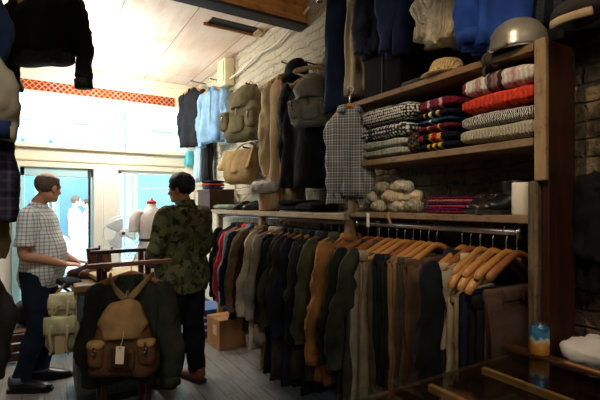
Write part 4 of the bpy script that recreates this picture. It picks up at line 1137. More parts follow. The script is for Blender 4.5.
# ---- passers-by out in the street
def walker(label, loc, face, H, top, bottom, skin, hair, seed):
    poseW = dict(head=(0, .03, 1.615), yaw=0, pitch=0,
        legs=[((-.09, 0, .90), (-.09, .10, .50), (-.09, .16, .09), 0), ((.09, 0, .90), (.09, .0, .49), (.09, -.20, .10), 0)],
        arms=[((.19, 0, 1.385), (.23, -.08, 1.10), (.22, .03, .86), (0, .25, -1), (-1, 0, 0), (0, 1, .2), .4), ((-.19, 0, 1.385), (-.23, .03, 1.09), (-.21, .16, .88), (0, .4, -1), (1, 0, 0), (0, 1, .2), .4)])
    p = person(label, loc, face, H, poseW, skin, .012)
    def tp(bm):
        torso(bm, .02, .80, 1.46)
        for sh, el, wr, *_ in poseW['arms']: stube(bm, [Vector(sh) + Vector((-.06 if sh[0] > 0 else .06, 0, .01)), sh, vlerp(sh, el, .5), el], [.06, .07, .066, .06], 4, 14)
    clothe('top', p, tp, fab(top), .016, None, .012, 7, seed)
    def bt(bm):
        torso(bm, .008, .80, 1.0)
        for hip, kn, an, fy in poseW['legs']: limb_leg(bm, hip, kn, an, .02)
    clothe('trousers', p, bt, fab(bottom), .016, None, .012, 7, seed + 1)
    for hip, kn, an, fy in poseW['legs']: shoe_child(p, (an[0], an[1], an[2]), fy, plain('#5d5650', .5), plain('#d8d8d4', .6), 'pale shoe')
    hh = hair_cap(B(), poseW['head'], 0, 0, .2, -.06, .014, .05); mk('hair', hh, plain(hair, .7), p)
    return p
a = at(75, 205, 9.7)
walker('person in a white top and white trousers walking in the street beyond the glazed door', (a.x, a.y, -.02), (1, .1), 1.72, '#f2f2f0', '#eceef0', M_skin3, '#4d3c30', 31)
a = at(88, 205, 10.6)
walker('person in a pink top walking in the street near the door edge', (a.x, a.y, -.02), (-1, .1), 1.66, '#f0b9c4', '#cfd6dc', M_skin3, '#3a2c24', 33)
# ================================================================== HUNG ON THE BRICK WALL
XH = 1.82      # hanging plane on the wall
def peg(px, py, lab=None):
    p = onX(px, py, XH)
    t = thing('wall_peg', lab, 'peg', (XW - .005, p.y, p.z), group=None)
    mk('shaft', tube(B(), [(0, 0, 0), (-.06, 0, .005), (-.13, 0, .012)], .009, 8, side=(0, 1, 0)), plain('#2d2620', .5, .4, .3), t)
    mk('knob', ell(B(), (-.135, 0, .013), (.012, .012, .012), 10, 8), plain('#2d2620', .5, .4, .3), t)
    return p
def rucksack(name, label, loc, rot, W, H, D, m, mstrap, mleather, group=None, flap_m=None, side_pockets=True, top_hood=True, seed=1):
    """old canvas rucksack; origin at the top middle of its back; front faces local -y"""
    t = thing(name, label, 'rucksack', loc, rot, group)
    secs = [(0, -.02, -.02, W * .17, D * .18, .8), (0, -D * .30, -.05, W * .26, D * .30, .75), (0, -D * .42, -.12, W * .33, D * .42, .7, .03, 6, 1), (0, -D * .46, -H * .45, W * .42, D * .50, .65, .04, 7, 2), (0, -D * .48, -H * .72, W * .49, D * .55, .6, .04, 7, 3), (0, -D * .48, -H * .92, W * .50, D * .52, .6, .03, 6, 1), (0, -D * .44, -H * .99, W * .45, D * .42, .6), (0, -D * .42, -H * 1.01, W * .36, D * .30, .7)]
    bm = loft(B(), secs, 40); bmesh.ops.subdivide_edges(bm, edges=[e for e in bm.edges if abs(e.verts[0].co.z - e.verts[1].co.z) > .02], cuts=2)
    crumple(bm, .016, 11, seed); crumple(bm, .006, 28, seed); mk('bag_body', bm, m, t)
    # flap : domed cover over the front top
    bm = B(); nx, nz = 14, 12; rows = []
    for j in range(nz + 1):
        f = j / nz; row = []
        for i in range(nx + 1):
            g = i / nx * 2 - 1
            w = W * (.18 + .20 * min(1, f * 1.8)) * (1 - .30 * max(0, f - .6) / .4 * abs(g))
            y = -.01 - (D * .98 + .02) * math.sin(min(1, f * 1.5) * PI / 2) * (1 - .35 * g * g)
            z = .005 - H * .46 * max(0, f - .12) / .88 - .02 * g * g
            row.append(Vector((w * g, y, z)))
        rows.append(row)
    ring_mesh(bm, rows, False, False, False); crumple(bm, .014, 12, seed + 2)
    fl = mk('flap', bm, flap_m or m, t); q = fl.modifiers.new('s', 'SOLIDIFY'); q.thickness = .006
    mk('flap_strap', stube(B(), [(0, -D * 1.02, -H * .30), (0, -D * 1.06, -H * .46), (0, -D * 1.08, -H * .62)], [(.011, .003)] * 3, 3, 8), mleather, fl)
    if side_pockets:
        for sx in (-1, 1):
            bm = ell(B(), (sx * W * .36, -D * .86, -H * .66), (W * .13, D * .30, H * .17), 20, 14, .6, .6); crumple(bm, .008, 16, seed + sx)
            p = mk('side_pocket', bm, m, t)
            bm = ell(B(), (sx * W * .36, -D * .90, -H * .53), (W * .135, D * .30, H * .05), 18, 10, .6, .6); crumple(bm, .005, 16, seed)
            mk('pocket_flap', bm, flap_m or m, p)
            mk('pocket_strap', stube(B(), [(sx * W * .36, -D * 1.18, -H * .50), (sx * W * .36, -D * 1.20, -H * .60), (sx * W * .36, -D * 1.18, -H * .68)], [(.009, .003)] * 3, 3, 8), mleather, p)
    bm = ell(B(), (0, -D * .95, -H * .74), (W * .20, D * .20, H * .15), 20, 14, .5, .5); crumple(bm, .006, 16, seed + 7); mk('front_pocket', bm, m, t)
    for sx in (-1, 1):
        mk('buckle', torus(B(), (sx * W * .36, -D * 1.21, -H * .60), .011, .0025, 'Y', 14, 6), M_steel, t)
    mk('grab_loop', torus(B(), (0, -.005, .02), .026, .005, 'X', 16, 6), mstrap, t)
    return t
M_olive = fab('#6b6449', .35); M_canvas = fab('#9c8258', .35); M_grey = fab('#7b786c', .35); M_strap = fab('#8d7c56', .25); M_leather = plain('#5a3a22', .5, .4)

# olive rucksack
p = peg(243, 84, 'dark iron peg on the brick wall carrying the olive rucksack')
rucksack('olive_rucksack', 'large olive canvas rucksack hanging on the brick wall above the tan canvas bag', (1.93, p.y + .02, p.z), (0, 0, -PI / 2 + .25), .62, .60, .20, M_olive, M_strap, M_leather, seed=4)
# tan bag
p = peg(240, 148, 'dark iron peg on the brick wall carrying the tan canvas bag')
bg_ = thing('canvas_bag', 'tan canvas shoulder bag with a wide flap hanging below the olive rucksack', 'bag', (1.92, p.y + .06, p.z), (0, 0, -PI / 2 + .2))
bm = loft(B(), [(0, -.05, -.02, .27, .05, .7), (0, -.07, -.10, .28, .075, .65, .05, 6, 1), (0, -.08, -.28, .27, .09, .6, .06, 6, 2), (0, -.08, -.36, .24, .07, .6), (0, -.07, -.39, .18, .04, .7)], 40); crumple(bm, .02, 8, 3); mk('bag_body', bm, M_canvas, bg_)
bm = B(); rows = []
for j in range(11):
    f = j / 10; rows.append([Vector(((i / 14 * 2 - 1) * (.275 + .02 * f), -.06 - .10 * math.sin(f * PI / 2) - .02 * math.cos(i * .9), -.005 - .27 * f * (1 - .18 * abs(i / 7 - 1)))) for i in range(15)])
ring_mesh(bm, rows, False, False, False); crumple(bm, .02, 9, 4); fl = mk('flap', bm, fab('#a88c60', .3), bg_); fl.modifiers.new('s', 'SOLIDIFY').thickness = .006
mk('shoulder_strap', stube(B(), [(.20, -.04, -.34), (.17, -.10, -.50), (.06, -.12, -.58), (-.04, -.11, -.52), (-.08, -.09, -.36)], [(.016, .004)] * 5, 5, 8), fab('#b5a488', .2), bg_)
mk('shoulder_strap', stube(B(), [(-.24, -.02, -.04), (-.10, -.0, .05), (0, .02, .07), (.12, .0, .05), (.24, -.02, -.04)], [(.016, .004)] * 5, 5, 8), M_strap, bg_)
# denim shirt and dark garments by the window
HW = 'clothes hung on the wall by the window'
def wall_coat(name, label, cat, px, py, rz, mat, L, W, T=.05, seed=0, group=None, hang=True, x=XH, hm=None, **kw):
    p = onX(px, py, x); loc = (x, p.y, p.z)
    coat(name, label, cat, loc, -PI / 2 + rz, mat, group, L=L, W=W, T=T, seed=seed, **kw)
    if hang:
        hanger('wooden_hanger', 'wooden hanger inside the ' + ' '.join(label.split()[:6]), (x, p.y, p.z + .016), -PI / 2 + rz, None, hm or M_hw)
        k = thing('wall_peg', 'iron peg behind the ' + ' '.join(label.split()[:6]), 'peg', (XW, p.y, p.z + .0))
        mk('shaft', tube(B(), [(0, 0, 0), (x - XW - .03, 0, .01)], .007, 8, side=(0, 1, 0)), plain('#2d2620', .5, .4, .3), k)
        mk('tip', ell(B(), (x - XW - .03, 0, .014), (.009, .009, .009), 8, 6), plain('#2d2620', .5, .4, .3), k)
    return p
wall_coat('dark_jacket', 'black jacket hanging on the wall closest to the window corner', 'jacket', 193, 82, .45, fab('#22242a'), .85, .20, seed=101, sl=.62)
wall_coat('denim_shirt', 'light blue denim shirt hanging between the black jacket and the olive rucksack', 'shirt', 213, 80, .35, fab('#7fa6c9', .25), .70, .20, seed=102, sl=.6, lapel=fab('#7fa6c9', .25))
trousers('pale_jeans', 'pale blue jeans hanging below the denim shirt near the window', (1.90, onX(199, 130, 1.90).y, onX(199, 130, 1.9).z + .1), -PI / 2, fab('#a9c2d6', .25), None, L=.75, W=.14, T=.04, seed=103, cat='jeans')
trousers('dark_jeans', 'black jeans hanging beside the pale blue jeans on the wall', (1.90, onX(207, 134, 1.90).y, onX(207, 134, 1.9).z + .1), -PI / 2, fab('#1d1d22', .25), None, L=.66, W=.11, T=.04, seed=104, cat='jeans')
for nm, px, py in (('pale blue jeans', 199, 130), ('black jeans', 207, 134)):
    q = onX(px, py, 1.90); k = thing('wall_peg', 'iron peg holding the ' + nm + ' by the window', 'peg', (XW, q.y, q.z + .01))
    mk('shaft', tube(B(), [(0, 0, 0), (-.12, 0, .0)], .007, 8, side=(0, 1, 0)), plain('#2d2620', .5, .4, .3), k); mk('tip', ell(B(), (-.12, 0, .004), (.009, .009, .009), 8, 6), plain('#2d2620', .5, .4, .3), k)
p = onX(186, 160, 1.9)
tq = folded('turquoise_bag', 'small turquoise bag hung in the window corner', 'bag', (1.9, p.y - .1, p.z - .12), (.12, .34, .24), fab('#63c4cf', .2), None, 0, 9, e1=.5, e2=.4)
# cream coat, then dark jackets
wall_coat('tan_coat', 'long tan coat with a rose lining edge hanging right of the olive rucksack', 'coat', 285, 64, .5, fab('#b8a27c', .2), 1.18, .165, T=.055, seed=105, sl=.75, lapel=fab('#a86f5a'), flare=1.05, spread=.03, x=1.80)
wall_coat('black_jacket', 'black jacket hanging on the brick wall under the grey rucksack', 'jacket', 309, 64, .35, fab('#17181d'), .90, .22, T=.06, seed=106, sl=.66, x=1.80, spread=.03)
p = onX(315, 72, 1.75)
rucksack('grey_rucksack', 'faded grey-green rucksack hanging over the black jacket on the brick wall', (1.75, p.y, p.z - .02), (.15, 0, -PI / 2 + .55), .36, .38, .14, M_grey, M_strap, M_leather, seed=9, flap_m=fab('#6f6c60'))
p = onX(323, 56, 1.74)
hanger('bare_hanger', 'bare wooden hanger hooked on the wall above the grey rucksack', (1.76, p.y, p.z + .02), -PI / 2 + .9, None, wood('#b98d55', '#e0bd86', 'X', .4, 1, .4), w=.17, tilt=.35, trouser_bar=True)
p = onX(296, 70, 1.82)
bm = ell(B(), (0, 0, 0), (.10, .13, .11), 24, 14); crumple(bm, .012, 12, 2)
wh = thing('black_hat', 'black felt hat hanging at the shoulder of the black jacket on the wall', 'hat', (1.84, p.y + .02, p.z)); mk('crown', bm, fab('#131417'), wh)
mk('brim', torus(B(), (0, 0, -.07), .12, .016, 'Z', 24, 8), fab('#131417'), wh)
# checked shirt at the corner of the shelf unit
p = onX(349, 112, 1.60)
coat('checked_shirt', 'grey and white checked shirt hanging at the left end of the shelf unit', 'shirt', (1.63, p.y + .03, p.z + .14), -.55, grid_check('#5a5d60', '#c9cac4', 60, .34, '#26292c', 30, .9), None, L=.58, W=.075, T=.05, seed=107, sl=.48, spread=.02, flare=1.4)
hanger('wooden_hanger', 'wooden hanger inside the checked shirt at the end of the shelf unit', (1.63, p.y + .03, p.z + .156), -.55, None, M_hw, w=.10)
# ------------------------------------------------------------------ high rail
ZHI = 3.02; XHI = 1.76
rail('clothes_rail', 'high steel rail on the brick wall above the shelf unit', (XHI, .45, ZHI), (XHI, 2.62, ZHI))
for y, l in ((.60, 'bracket nearest the camera holding the high rail'), (1.50, 'middle bracket holding the high rail'), (2.50, 'bracket furthest from the camera holding the high rail')):
    b = thing('rail_bracket', 'iron ' + l, 'bracket', (XW, y, ZHI)); mk('arm', bx((XHI - XW, -.012, -.026), (0, .012, -.014), .002), plain('#2b2725', .5, .4, .5), b); mk('wall_plate', bx((-.02, -.03, -.08), (0.02, .03, .05), .004), plain('#2b2725', .5, .4, .5), b)
def high(name, label, cat, px, bot, mat, W, T=.05, seed=0, **kw):
    """garment on the high rail whose hem sits at picture height bot"""
    x = kw.pop('x', XHI); rz = kw.pop('rz', -.55); p = onX(px, bot, x); L = ZHI - p.z - .08
    if 'sl' in kw: kw['sl'] = L - .17
    t = coat(name, label, cat, (x, p.y, ZHI), rz, mat, None, L=L, W=W, T=T, seed=seed, **kw)
    hanger('wooden_hanger', 'wooden hanger on the high rail inside the ' + ' '.join(label.split()[:6]), (x, p.y, ZHI + .016), rz, None, M_hw)
    return t
p = onX(342, 115, XHI)
trousers('navy_trousers', 'long navy trousers hanging on the high rail left of the grey-brown coat', (XHI, p.y, ZHI - .02), -.5, fab('#1c2740', .3), None, L=ZHI - .03 - p.z - .1, W=.11, T=.05, seed=120, split=.07)
high('grey_brown_coat', 'grey-brown coat with a turned cuff on the high rail beside the navy trousers', 'coat', 360, 96, fab('#9c9078', .25), .09, .06, 121, sleeves=False, flare=1.1)
high('navy_jacket', 'midnight blue jacket on the high rail behind the black case', 'jacket', 392, 56, fab('#161a27', .3), .15, .06, 122, sl=.80, spread=.02)
high('dark_blue_coat', 'dark blue coat on the high rail between the midnight jacket and the cream jumper', 'coat', 418, 56, fab('#1d2540', .3), .14, .06, 123, sl=.80, spread=.02)
high('cream_jumper', 'cream knitted jumper on the high rail above the straw hat', 'jumper', 454, 44, knit('#e2d2b0', None, 1, 1, 110), .12, .06, 124, sl=.68, cuff=knit('#cdbc98', None, 1, 1, 110), spread=.03)
high('blue_jumper', 'royal blue jumper on the high rail right of the cream jumper', 'jumper', 508, 50, fab('#1c3878', .3), .15, .065, 125, sl=.60, spread=.02, cuff=fab('#182f66'))
pin = knit('#17181a', [(0, '#16171a')] + [(i / 20, '#2d2f33' if i % 2 else '#141518') for i in range(1, 20)], 1.6, 0, 40)
high('pinstripe_coat', 'black pinstriped coat on the high rail above the grey helmet', 'coat', 566, 24, pin, .16, .05, 126, sl=.62, spread=.03, rz=-1.3, x=1.86)
high('black_coat', 'black coat at the near end of the high rail behind the dark cap', 'coat', 606, 28, fab('#141416'), .15, .05, 127, sl=.60, spread=.03, rz=-1.4, x=1.85)
p = onX(580, 12, 1.60)
cp = thing('peaked_hat', 'dark flat hat with a pale tan rim hooked among the black coats at top right', 'hat', (1.60, p.y, p.z))
bm = ell(B(), (0, 0, 0), (.08, .09, .05), 24, 12); crumple(bm, .01, 14, 3); mk('crown', bm, fab('#2a2522'), cp)
mk('rim', stube(B(), [(-.06, -.065, -.035), (-.088, -.025, -.042), (-.088, .025, -.042), (-.06, .065, -.035)], [(.016, .008)] * 4, 4, 8, side=(0, 0, 1)), fab('#8b775a'), cp)
mk('hat_cord', tube(B(), [(0, 0, .045), (.08, .0, .3), (XHI - 1.60, 0, ZHI - p.z)], .003, 6), plain('#1a1816', .8), cp)
# dark jacket on the wall at the right edge
p = onX(614, 166, 1.86)
coat('dark_wall_jacket', 'black jacket hanging on the brick wall at the right edge beyond the drink can', 'jacket', (1.86, p.y - .06, p.z + .13), -PI / 2 - .1, fab('#101114'), None, L=.42, W=.14, T=.05, seed=130, sl=.40, spread=.02)

# ================================================================== LEFT SIDE CLOTHES
def hung(name, label, cat, px, py, t_, rz, mat, L, W, T=.06, seed=0, **kw):
    p = at(px, py, t_); return coat(name, label, cat, (p.x, p.y, p.z), rz, mat, None, L=L, W=W, T=T, seed=seed, **kw), p
# black sweatshirt hanging from the ceiling
p = at(44, 0, 3.0); zt = 2.48 + .62
o = coat('black_sweatshirt', 'black sweatshirt with a ribbed hem hanging high in front of the shop window', 'sweatshirt', (p.x, p.y, zt), -YAW - .15, fab('#0b0b0c', .3), None, L=.47, W=.235, T=.07, seed=140, sl=.56, cuff=fab('#161616'), flare=.98, spread=.06)
bm = loft(B(), [(0, 0, -.54, .225, .085, .75), (0, 0, -.60, .222, .082, .75), (0, 0, -.61, .21, .075, .75)], 36, (True, True)); crumple(bm, .012, 8, 4); mk('ribbed_hem', bm, knit('#2b2b2b', None, 1, 1, 60), o)
hanger('wooden_hanger', 'wooden hanger inside the black sweatshirt', (p.x, p.y, zt + .016), -YAW - .15, None, M_hw)
rl = rail('ceiling_rail', 'steel rail hung below the ceiling carrying the black sweatshirt', (p.x - .75, p.y, zt), (p.x + .5, p.y, zt))
for q in (-.7, .45): mk('drop_rod', tube(B(), [(q + .75, 0, 0), (q + .75, 0, ZC - zt)], .008, 8), M_steel, rl)
# left rails
rail('clothes_rail', 'upper steel rail on the left side of the shop', (-.47, .9, 2.75), (-.47, 2.75, 2.75))
rail('clothes_rail', 'lower steel rail on the left side of the shop', (-.47, .9, 2.03), (-.47, 2.75, 2.03))
for zz in (2.75, 2.03):
    for y in (.95, 2.7):
        k = thing('rail_bracket', 'iron arm bracing the ' + ('upper' if zz > 2.5 else 'lower') + ' left rail at its ' + ('near' if y < 1.5 else 'far') + ' end', 'bracket', (XL, y, zz)); mk('bracket_bar', tube(B(), [(0, 0, 0), (.5, 0, 0), (1.03, 0, 0)], .010, 8, side=(0, 1, 0)), M_pipe, k); mk('wall_plate', bx((0, -.03, -.04), (.012, .03, .04), .003), M_steel, k)
coat('denim_jacket', 'dark blue denim jacket hanging at the top left edge', 'jacket', (-.52, 2.15, 2.75), .1, fab('#2c3c5c', .3), None, L=.60, W=.24, T=.06, seed=150, sl=.52)
hanger('wooden_hanger', 'wooden hanger inside the dark blue denim jacket', (-.52, 2.15, 2.766), .1, None, M_hw)
def sleeve_coat(name, label, cat, loc, rz, mats, L, seed, W=.22, sl=.5, bands=None):
    t = coat(name, label, cat, loc, rz, mats[0], None, L=L, W=W, T=.055, seed=seed, sl=sl, spread=.07)
    return t
cg = coat('college_cardigan', 'cream and grey cardigan with navy cuffs hanging at the left edge above the plaid shirt', 'cardigan', (-.455, 1.88, 2.28), -.2, fab('#8f846e', .2), None, L=.42, W=.22, T=.055, seed=151, sl=.34, cuff=fab('#1c2746'), spread=.12)
hanger('wooden_hanger', 'wooden hanger inside the cream and grey cardigan', (-.455, 1.88, 2.296), -.2, None, M_hw)
cd = tag(mk('cardigan_cord', tube(B(), [(-.455, 1.88, 2.305), (-.46, 1.88, 2.5), (-.468, 1.88, 2.75)], .004, 6), plain('#8a7f6a', .8)), 'thin cord from the upper left rail to the cardigan hanger', 'cord')
coat('tan_mac', 'tan raincoat between the cardigan and the plaid shirt at the left edge', 'coat', (-.46, 2.05, 2.03), 0, fab('#8c7653', .25), None, L=.85, W=.22, T=.05, seed=152, sl=.55, spread=.05)
hanger('wooden_hanger', 'wooden hanger inside the tan raincoat at the left edge', (-.46, 2.05, 2.046), 0, None, M_hw)
coat('plaid_shirt', 'dark navy plaid shirt hanging at the left edge level with the bald man', 'shirt', (-.42, 1.92, 2.03), .05, grid_check('#23232e', '#4a4152', 30, .35, '#15151c', 15), None, L=.50, W=.22, T=.05, seed=153, sl=.38, spread=.07)
hanger('wooden_hanger', 'wooden hanger inside the dark navy plaid shirt', (-.42, 1.92, 2.046), .05, None, M_hw)
lg = coat('black_leather_coat', 'black coat with a loose strap hanging low at the left edge beside the bald man', 'coat', (-.455, 1.78, 1.62), .08, plain('#26211f', .55, .4, var=.3), None, L=.56, W=.225, T=.06, seed=154, sl=.52, spread=.07)
hanger('wooden_hanger', 'wooden hanger inside the black coat with the loose strap', (-.455, 1.78, 1.636), .08, None, M_hw)
tag(mk('hanger_cord', tube(B(), [(-.455, 1.78, 1.645), (-.46, 1.78, 1.85), (-.468, 1.78, 2.03)], .004, 6), plain('#3a332c', .8)), 'thin dark cord from the lower left rail to the hanger of the black coat', 'cord')
mk('loose_strap', stube(B(), [(.24, -.06, -.56), (.26, -.065, -.66), (.25, -.06, -.74)], [(.008, .002)] * 3, 3, 6), plain('#141210', .5), lg)
# leaning dark wooden ladder rail at the bottom left
bl = thing('wooden_plank', 'dark brown plank leaning at the bottom left corner', 'plank', (-.165, 1.72, 0))
mk('board', bx((-.12, -.02, 0), (.0, .02, 1.15), .006), wood('#5a3222', '#7c4a34', 'Z', .6), bl, True, None, (0, -.06, 0))
mk('top_cap', bx((-.125, -.024, 1.14), (.005, .024, 1.165), .004), wood('#2c1810', '#4a2a1c', 'Y', .6), bl, True, None, (0, -.06, 0))

# ================================================================== MIDDLE : cabinet, boots, stand, parka, rucksack
cx0, cx1, cy0, cy1, cz = .20, .74, 3.42, 3.98, .90
cb = thing('display_cabinet', 'grey-green painted cabinet with a wooden top between the two men', 'cabinet', ((cx0 + cx1) / 2, (cy0 + cy1) / 2, 0))
hw, hd = (cx1 - cx0) / 2, (cy1 - cy0) / 2
M_gg = plain('#46544f', .45, .4, var=.12)
mk('carcass', bx((-hw, -hd, .06), (hw, hd, cz - .05), .006), M_gg, cb, False)
mk('plinth', bx((-hw + .02, -hd + .02, 0), (hw - .02, hd - .02, .06), .004), plain('#2a302e', .6), cb, False)
mk('cabinet_top', bx((-hw - .02, -hd - .03, cz - .05), (hw + .03, hd + .02, cz), .008), wood('#6d4c30', '#9a744c', 'X', .5), cb, False)
for q in (-1, 1):
    d = mk('door', bx((min(0, q * (hw - .02)), -hd - .014, .10), (max(0, q * (hw - .02)), -hd, cz - .08), .004), M_gg, cb, False)
    mk('knob', ell(B(), (q * .035, -hd - .028, .5), (.013, .013, .013), 12, 8), plain('#b59a63', .3, .5, .8), d)
o = folded('cream_blanket', 'cream folded blanket lying on the cabinet top next to the boots', 'blanket', (.50, 3.62, cz), (.40, .34, .06), fab('#d9c4a0', .15), None, .15, 33, e1=.6)
M_boot = plain('#4a2a1e', .4, .45, var=.25)
boot('brown_boot', 'dark brown leather boot on the cabinet top, nearer the bald man', (.29, 3.80, cz), PI - .3, M_boot, M_soleb, .23, .27, 'pair of brown boots on the cabinet', .045)
boot('brown_boot', 'dark brown leather boot on the cabinet top, closer to the blanket', (.37, 3.70, cz), PI - .2, plain('#5a3222', .4, .45, var=.25), M_soleb, .22, .27, 'pair of brown boots on the cabinet', .045)
# wooden garment stand
gs = thing('garment_stand', 'dark wooden garment stand with two cross bars carrying the parka', 'stand', (.44, 2.86, 0), (0, 0, .04))
M_gs = wood('#33190f', '#5a2f1c', 'Z', .45, 1, .4); M_gsx = wood('#6a3a22', '#94583a', 'X', .45, 1, .4)
for x, y in ((-.13, -.03), (.13, -.03), (-.13, .16), (.13, .16)): mk('leg', bx((x - .016, y - .016, 0), (x + .016, y + .016, 1.11 if y < 0 else 1.16), .004), M_gs, gs, False)
mk('cross_bar', bx((-.24, -.155, 1.11), (.25, -.125, 1.137), .006), M_gsx, gs, False)
mk('cross_bar', bx((-.185, .145, 1.16), (.165, .175, 1.185), .006), wood('#1c100b', '#35201a', 'X', .45), gs, False)
for y in (-.03, .16): mk('foot_rail', bx((-.13, y - .012, .10), (.13, y + .012, .14), .003), M_gs, gs, False)
for x in (-.13, .13): mk('side_rail', bx((x - .012, -.155, 1.085), (x + .012, .16, 1.112), .003), M_gs, gs, False)
# parka and its hanger
pk = (.45, 2.715, 1.155)
yw = -.40
coat('green_parka', 'dark green parka hanging from the front bar of the wooden stand, under the brown rucksack', 'jacket', pk, yw, fab('#2a2d24', .35), None, L=.64, W=.185, T=.07, seed=160, sl=.55, flare=1.05, spread=.06, cuff=fab('#262b1e'))
hanger('wooden_hanger', 'wooden hanger on the front bar of the stand, inside the green parka', (pk[0], pk[1], pk[2] + .016), yw, None, M_hw2)
fv = Vector((math.sin(yw), -math.cos(yw), 0))      # out of the parka front
rp = Vector(pk) + fv * .085 + Vector((0, 0, -.225))
rk = rucksack('brown_rucksack', 'brown canvas rucksack with leather trim slung over the green parka', rp, (0, 0, yw), .37, .42, .14, fab('#533722', .4), fab('#8e7752', .2), plain('#3a2416', .5, .4), seed=21, flap_m=fab('#937249', .3))
for sx in (-1, 1):
    mk('shoulder_strap', stube(B(), [(sx * .01, -.01, -.0), (sx * .06, -.012, .05), (sx * .10, .03, .10), (sx * .12, .065, .12), (sx * .125, .12, .115)], [(.020, .004)] * 5, 5, 10, side=(0, 0, 1)), fab('#8e7752', .2), rk)
mk('leather_patch', bx((-.04, -.205, -.33), (.05, -.198, -.22), .003), plain('#2f1d12', .5, .4), rk, True)
# swing tag
tp = thing('swing_tag', 'cream paper price tag dangling on the front of the brown rucksack', 'tag', rp + fv * .225 + Vector((.02, 0, -.19)), (0, .06, yw))
mk('card', bx((-.022, -.002, -.115), (.022, .0, -.02), .001), plain('#d8c8a4', .7), tp, False)
mk('string', stube(B(), [(0, -.001, -.025), (.004, .02, .01), (0, .05, .05)], .0016, 4, 6), plain('#c9b88e', .8), tp)
mk('eyelet', torus(B(), (0, -.002, -.03), .005, .0018, 'Y', 12, 6), M_leather, tp)
# canvas bags hung on the cabinet side
CB = 'small canvas bags on the cabinet side'
for i, (x, y, z, c, lab, W_, H_) in enumerate(((.14, 3.52, .84, '#b8ad88', 'pale khaki canvas pouch hanging at the top of the cabinet side', .20, .22), (.11, 3.42, .70, '#a29f7a', 'sage canvas pouch hanging below the pale khaki one on the cabinet side', .20, .24), (.13, 3.72, .78, '#c9ba98', 'sand canvas pouch hanging on the cabinet side nearer the window', .20, .24))):
    t = thing('canvas_pouch', lab, 'pouch', (x, y, z), (0, 0, -.5 + .2 * i), CB)
    bm = loft(B(), [(0, 0, 0, W_ * .35, .03, .7), (0, -.01, -H_ * .3, W_ * .5, .055, .65, .08, 5, i), (0, -.015, -H_ * .8, W_ * .5, .065, .65, .08, 5, i + 1), (0, -.01, -H_, W_ * .4, .04, .7)], 30); crease(bm, .022, 9, 50 + i, .8); crumple(bm, .016, 18, 55 + i); mk('pouch_body', bm, fab(c, .3), t)
    bm = B(); rows = [[Vector(((k / 8 * 2 - 1) * W_ * .5, -.05 - .03 * math.sin(j / 6 * PI / 2), -.0 - H_ * .5 * j / 6)) for k in range(9)] for j in range(7)]
    ring_mesh(bm, rows, False, False, False); crease(bm, .018, 11, 60 + i, .8); f_ = mk('flap', bm, fab(c, .3), t); f_.modifiers.new('s', 'SOLIDIFY').thickness = .005
    mk('strap', stube(B(), [(-W_ * .3, 0, 0), (-.02, .03, .06), (W_ * .3, 0, 0)], [(.010, .003)] * 3, 5, 8), M_strap, t)
    for sx in (-1, 1): mk('buckle_strap', stube(B(), [(sx * W_ * .25, -.085, -H_ * .2), (sx * W_ * .27, -.105, -H_ * .5), (sx * W_ * .22, -.10, -H_ * .85), (sx * W_ * .30, -.085, -H_ * 1.05)], [(.009, .003)] * 4, 4, 8), fab('#c2b48e', .2), t)
t = thing('pouch_tag', 'tan paper tag hanging from the sage canvas pouch', 'tag', (.09, 3.33, .60)); mk('card', bx((-.03, -.002, -.15), (.03, 0, -.02), .001), plain('#c2ab7c', .7), t, False); mk('string', tube(B(), [(0, 0, -.03), (.0, .02, .06)], .0018, 6), plain('#d9cda8', .8), t)
ds = folded('dark_scarf', 'dark folded scarf draped at the corner of the cabinet above the pouches', 'scarf', (.16, 3.66, .855), (.12, .26, .07), fab('#1c2022'), None, .3, 44)
# ------------------------------------------------------------------ window platform, bag
wp = thing('wooden_crate', 'low brown wooden crate on the floor behind the balding man', 'crate', (.02, 5.0, 0))
for k in range(3): mk('slat_board', bx((-.36, -.30, .03 + k * .085), (.36, -.28, .10 + k * .085), .004), wood('#4d3424', '#7a5740', 'X', .6), wp, False)
for x in (-.36, .33): mk('corner_post', bx((x, -.28, 0), (x + .03, -.25, .30), .003), wood('#4d3424', '#7a5740', 'Z', .6), wp, False)
mk('side_board', bx((-.36, -.28, .03), (-.34, .28, .28), .004), wood('#4d3424', '#7a5740', 'Y', .6), wp, False)
mk('side_board', bx((.34, -.28, .03), (.36, .28, .28), .004), wood('#4d3424', '#7a5740', 'Y', .6), wp, False)
mk('lid', bx((-.37, -.31, .28), (.37, .30, .30), .004), wood('#5d4230', '#8a6448', 'X', .6), wp, False)
hb2 = thing('black_holdall', 'black holdall bag standing on the low wooden crate', 'bag', (-.02, 4.95, .30))
bm = ell(B(), (0, 0, .13), (.24, .15, .13), 30, 16, .6, .5); crumple(bm, .025, 8, 3)
for v in bm.verts: v.co.z = max(v.co.z, 0)
mk('bag_body', bm, plain('#14161a', .6, .4), hb2)
for y in (-.07, .07): mk('handle', stube(B(), [(-.10, y, .22), (-.08, y, .31), (0, y, .34), (.08, y, .31), (.10, y, .22)], [(.010, .005)] * 5, 4, 8), plain('#101114', .5), hb2)
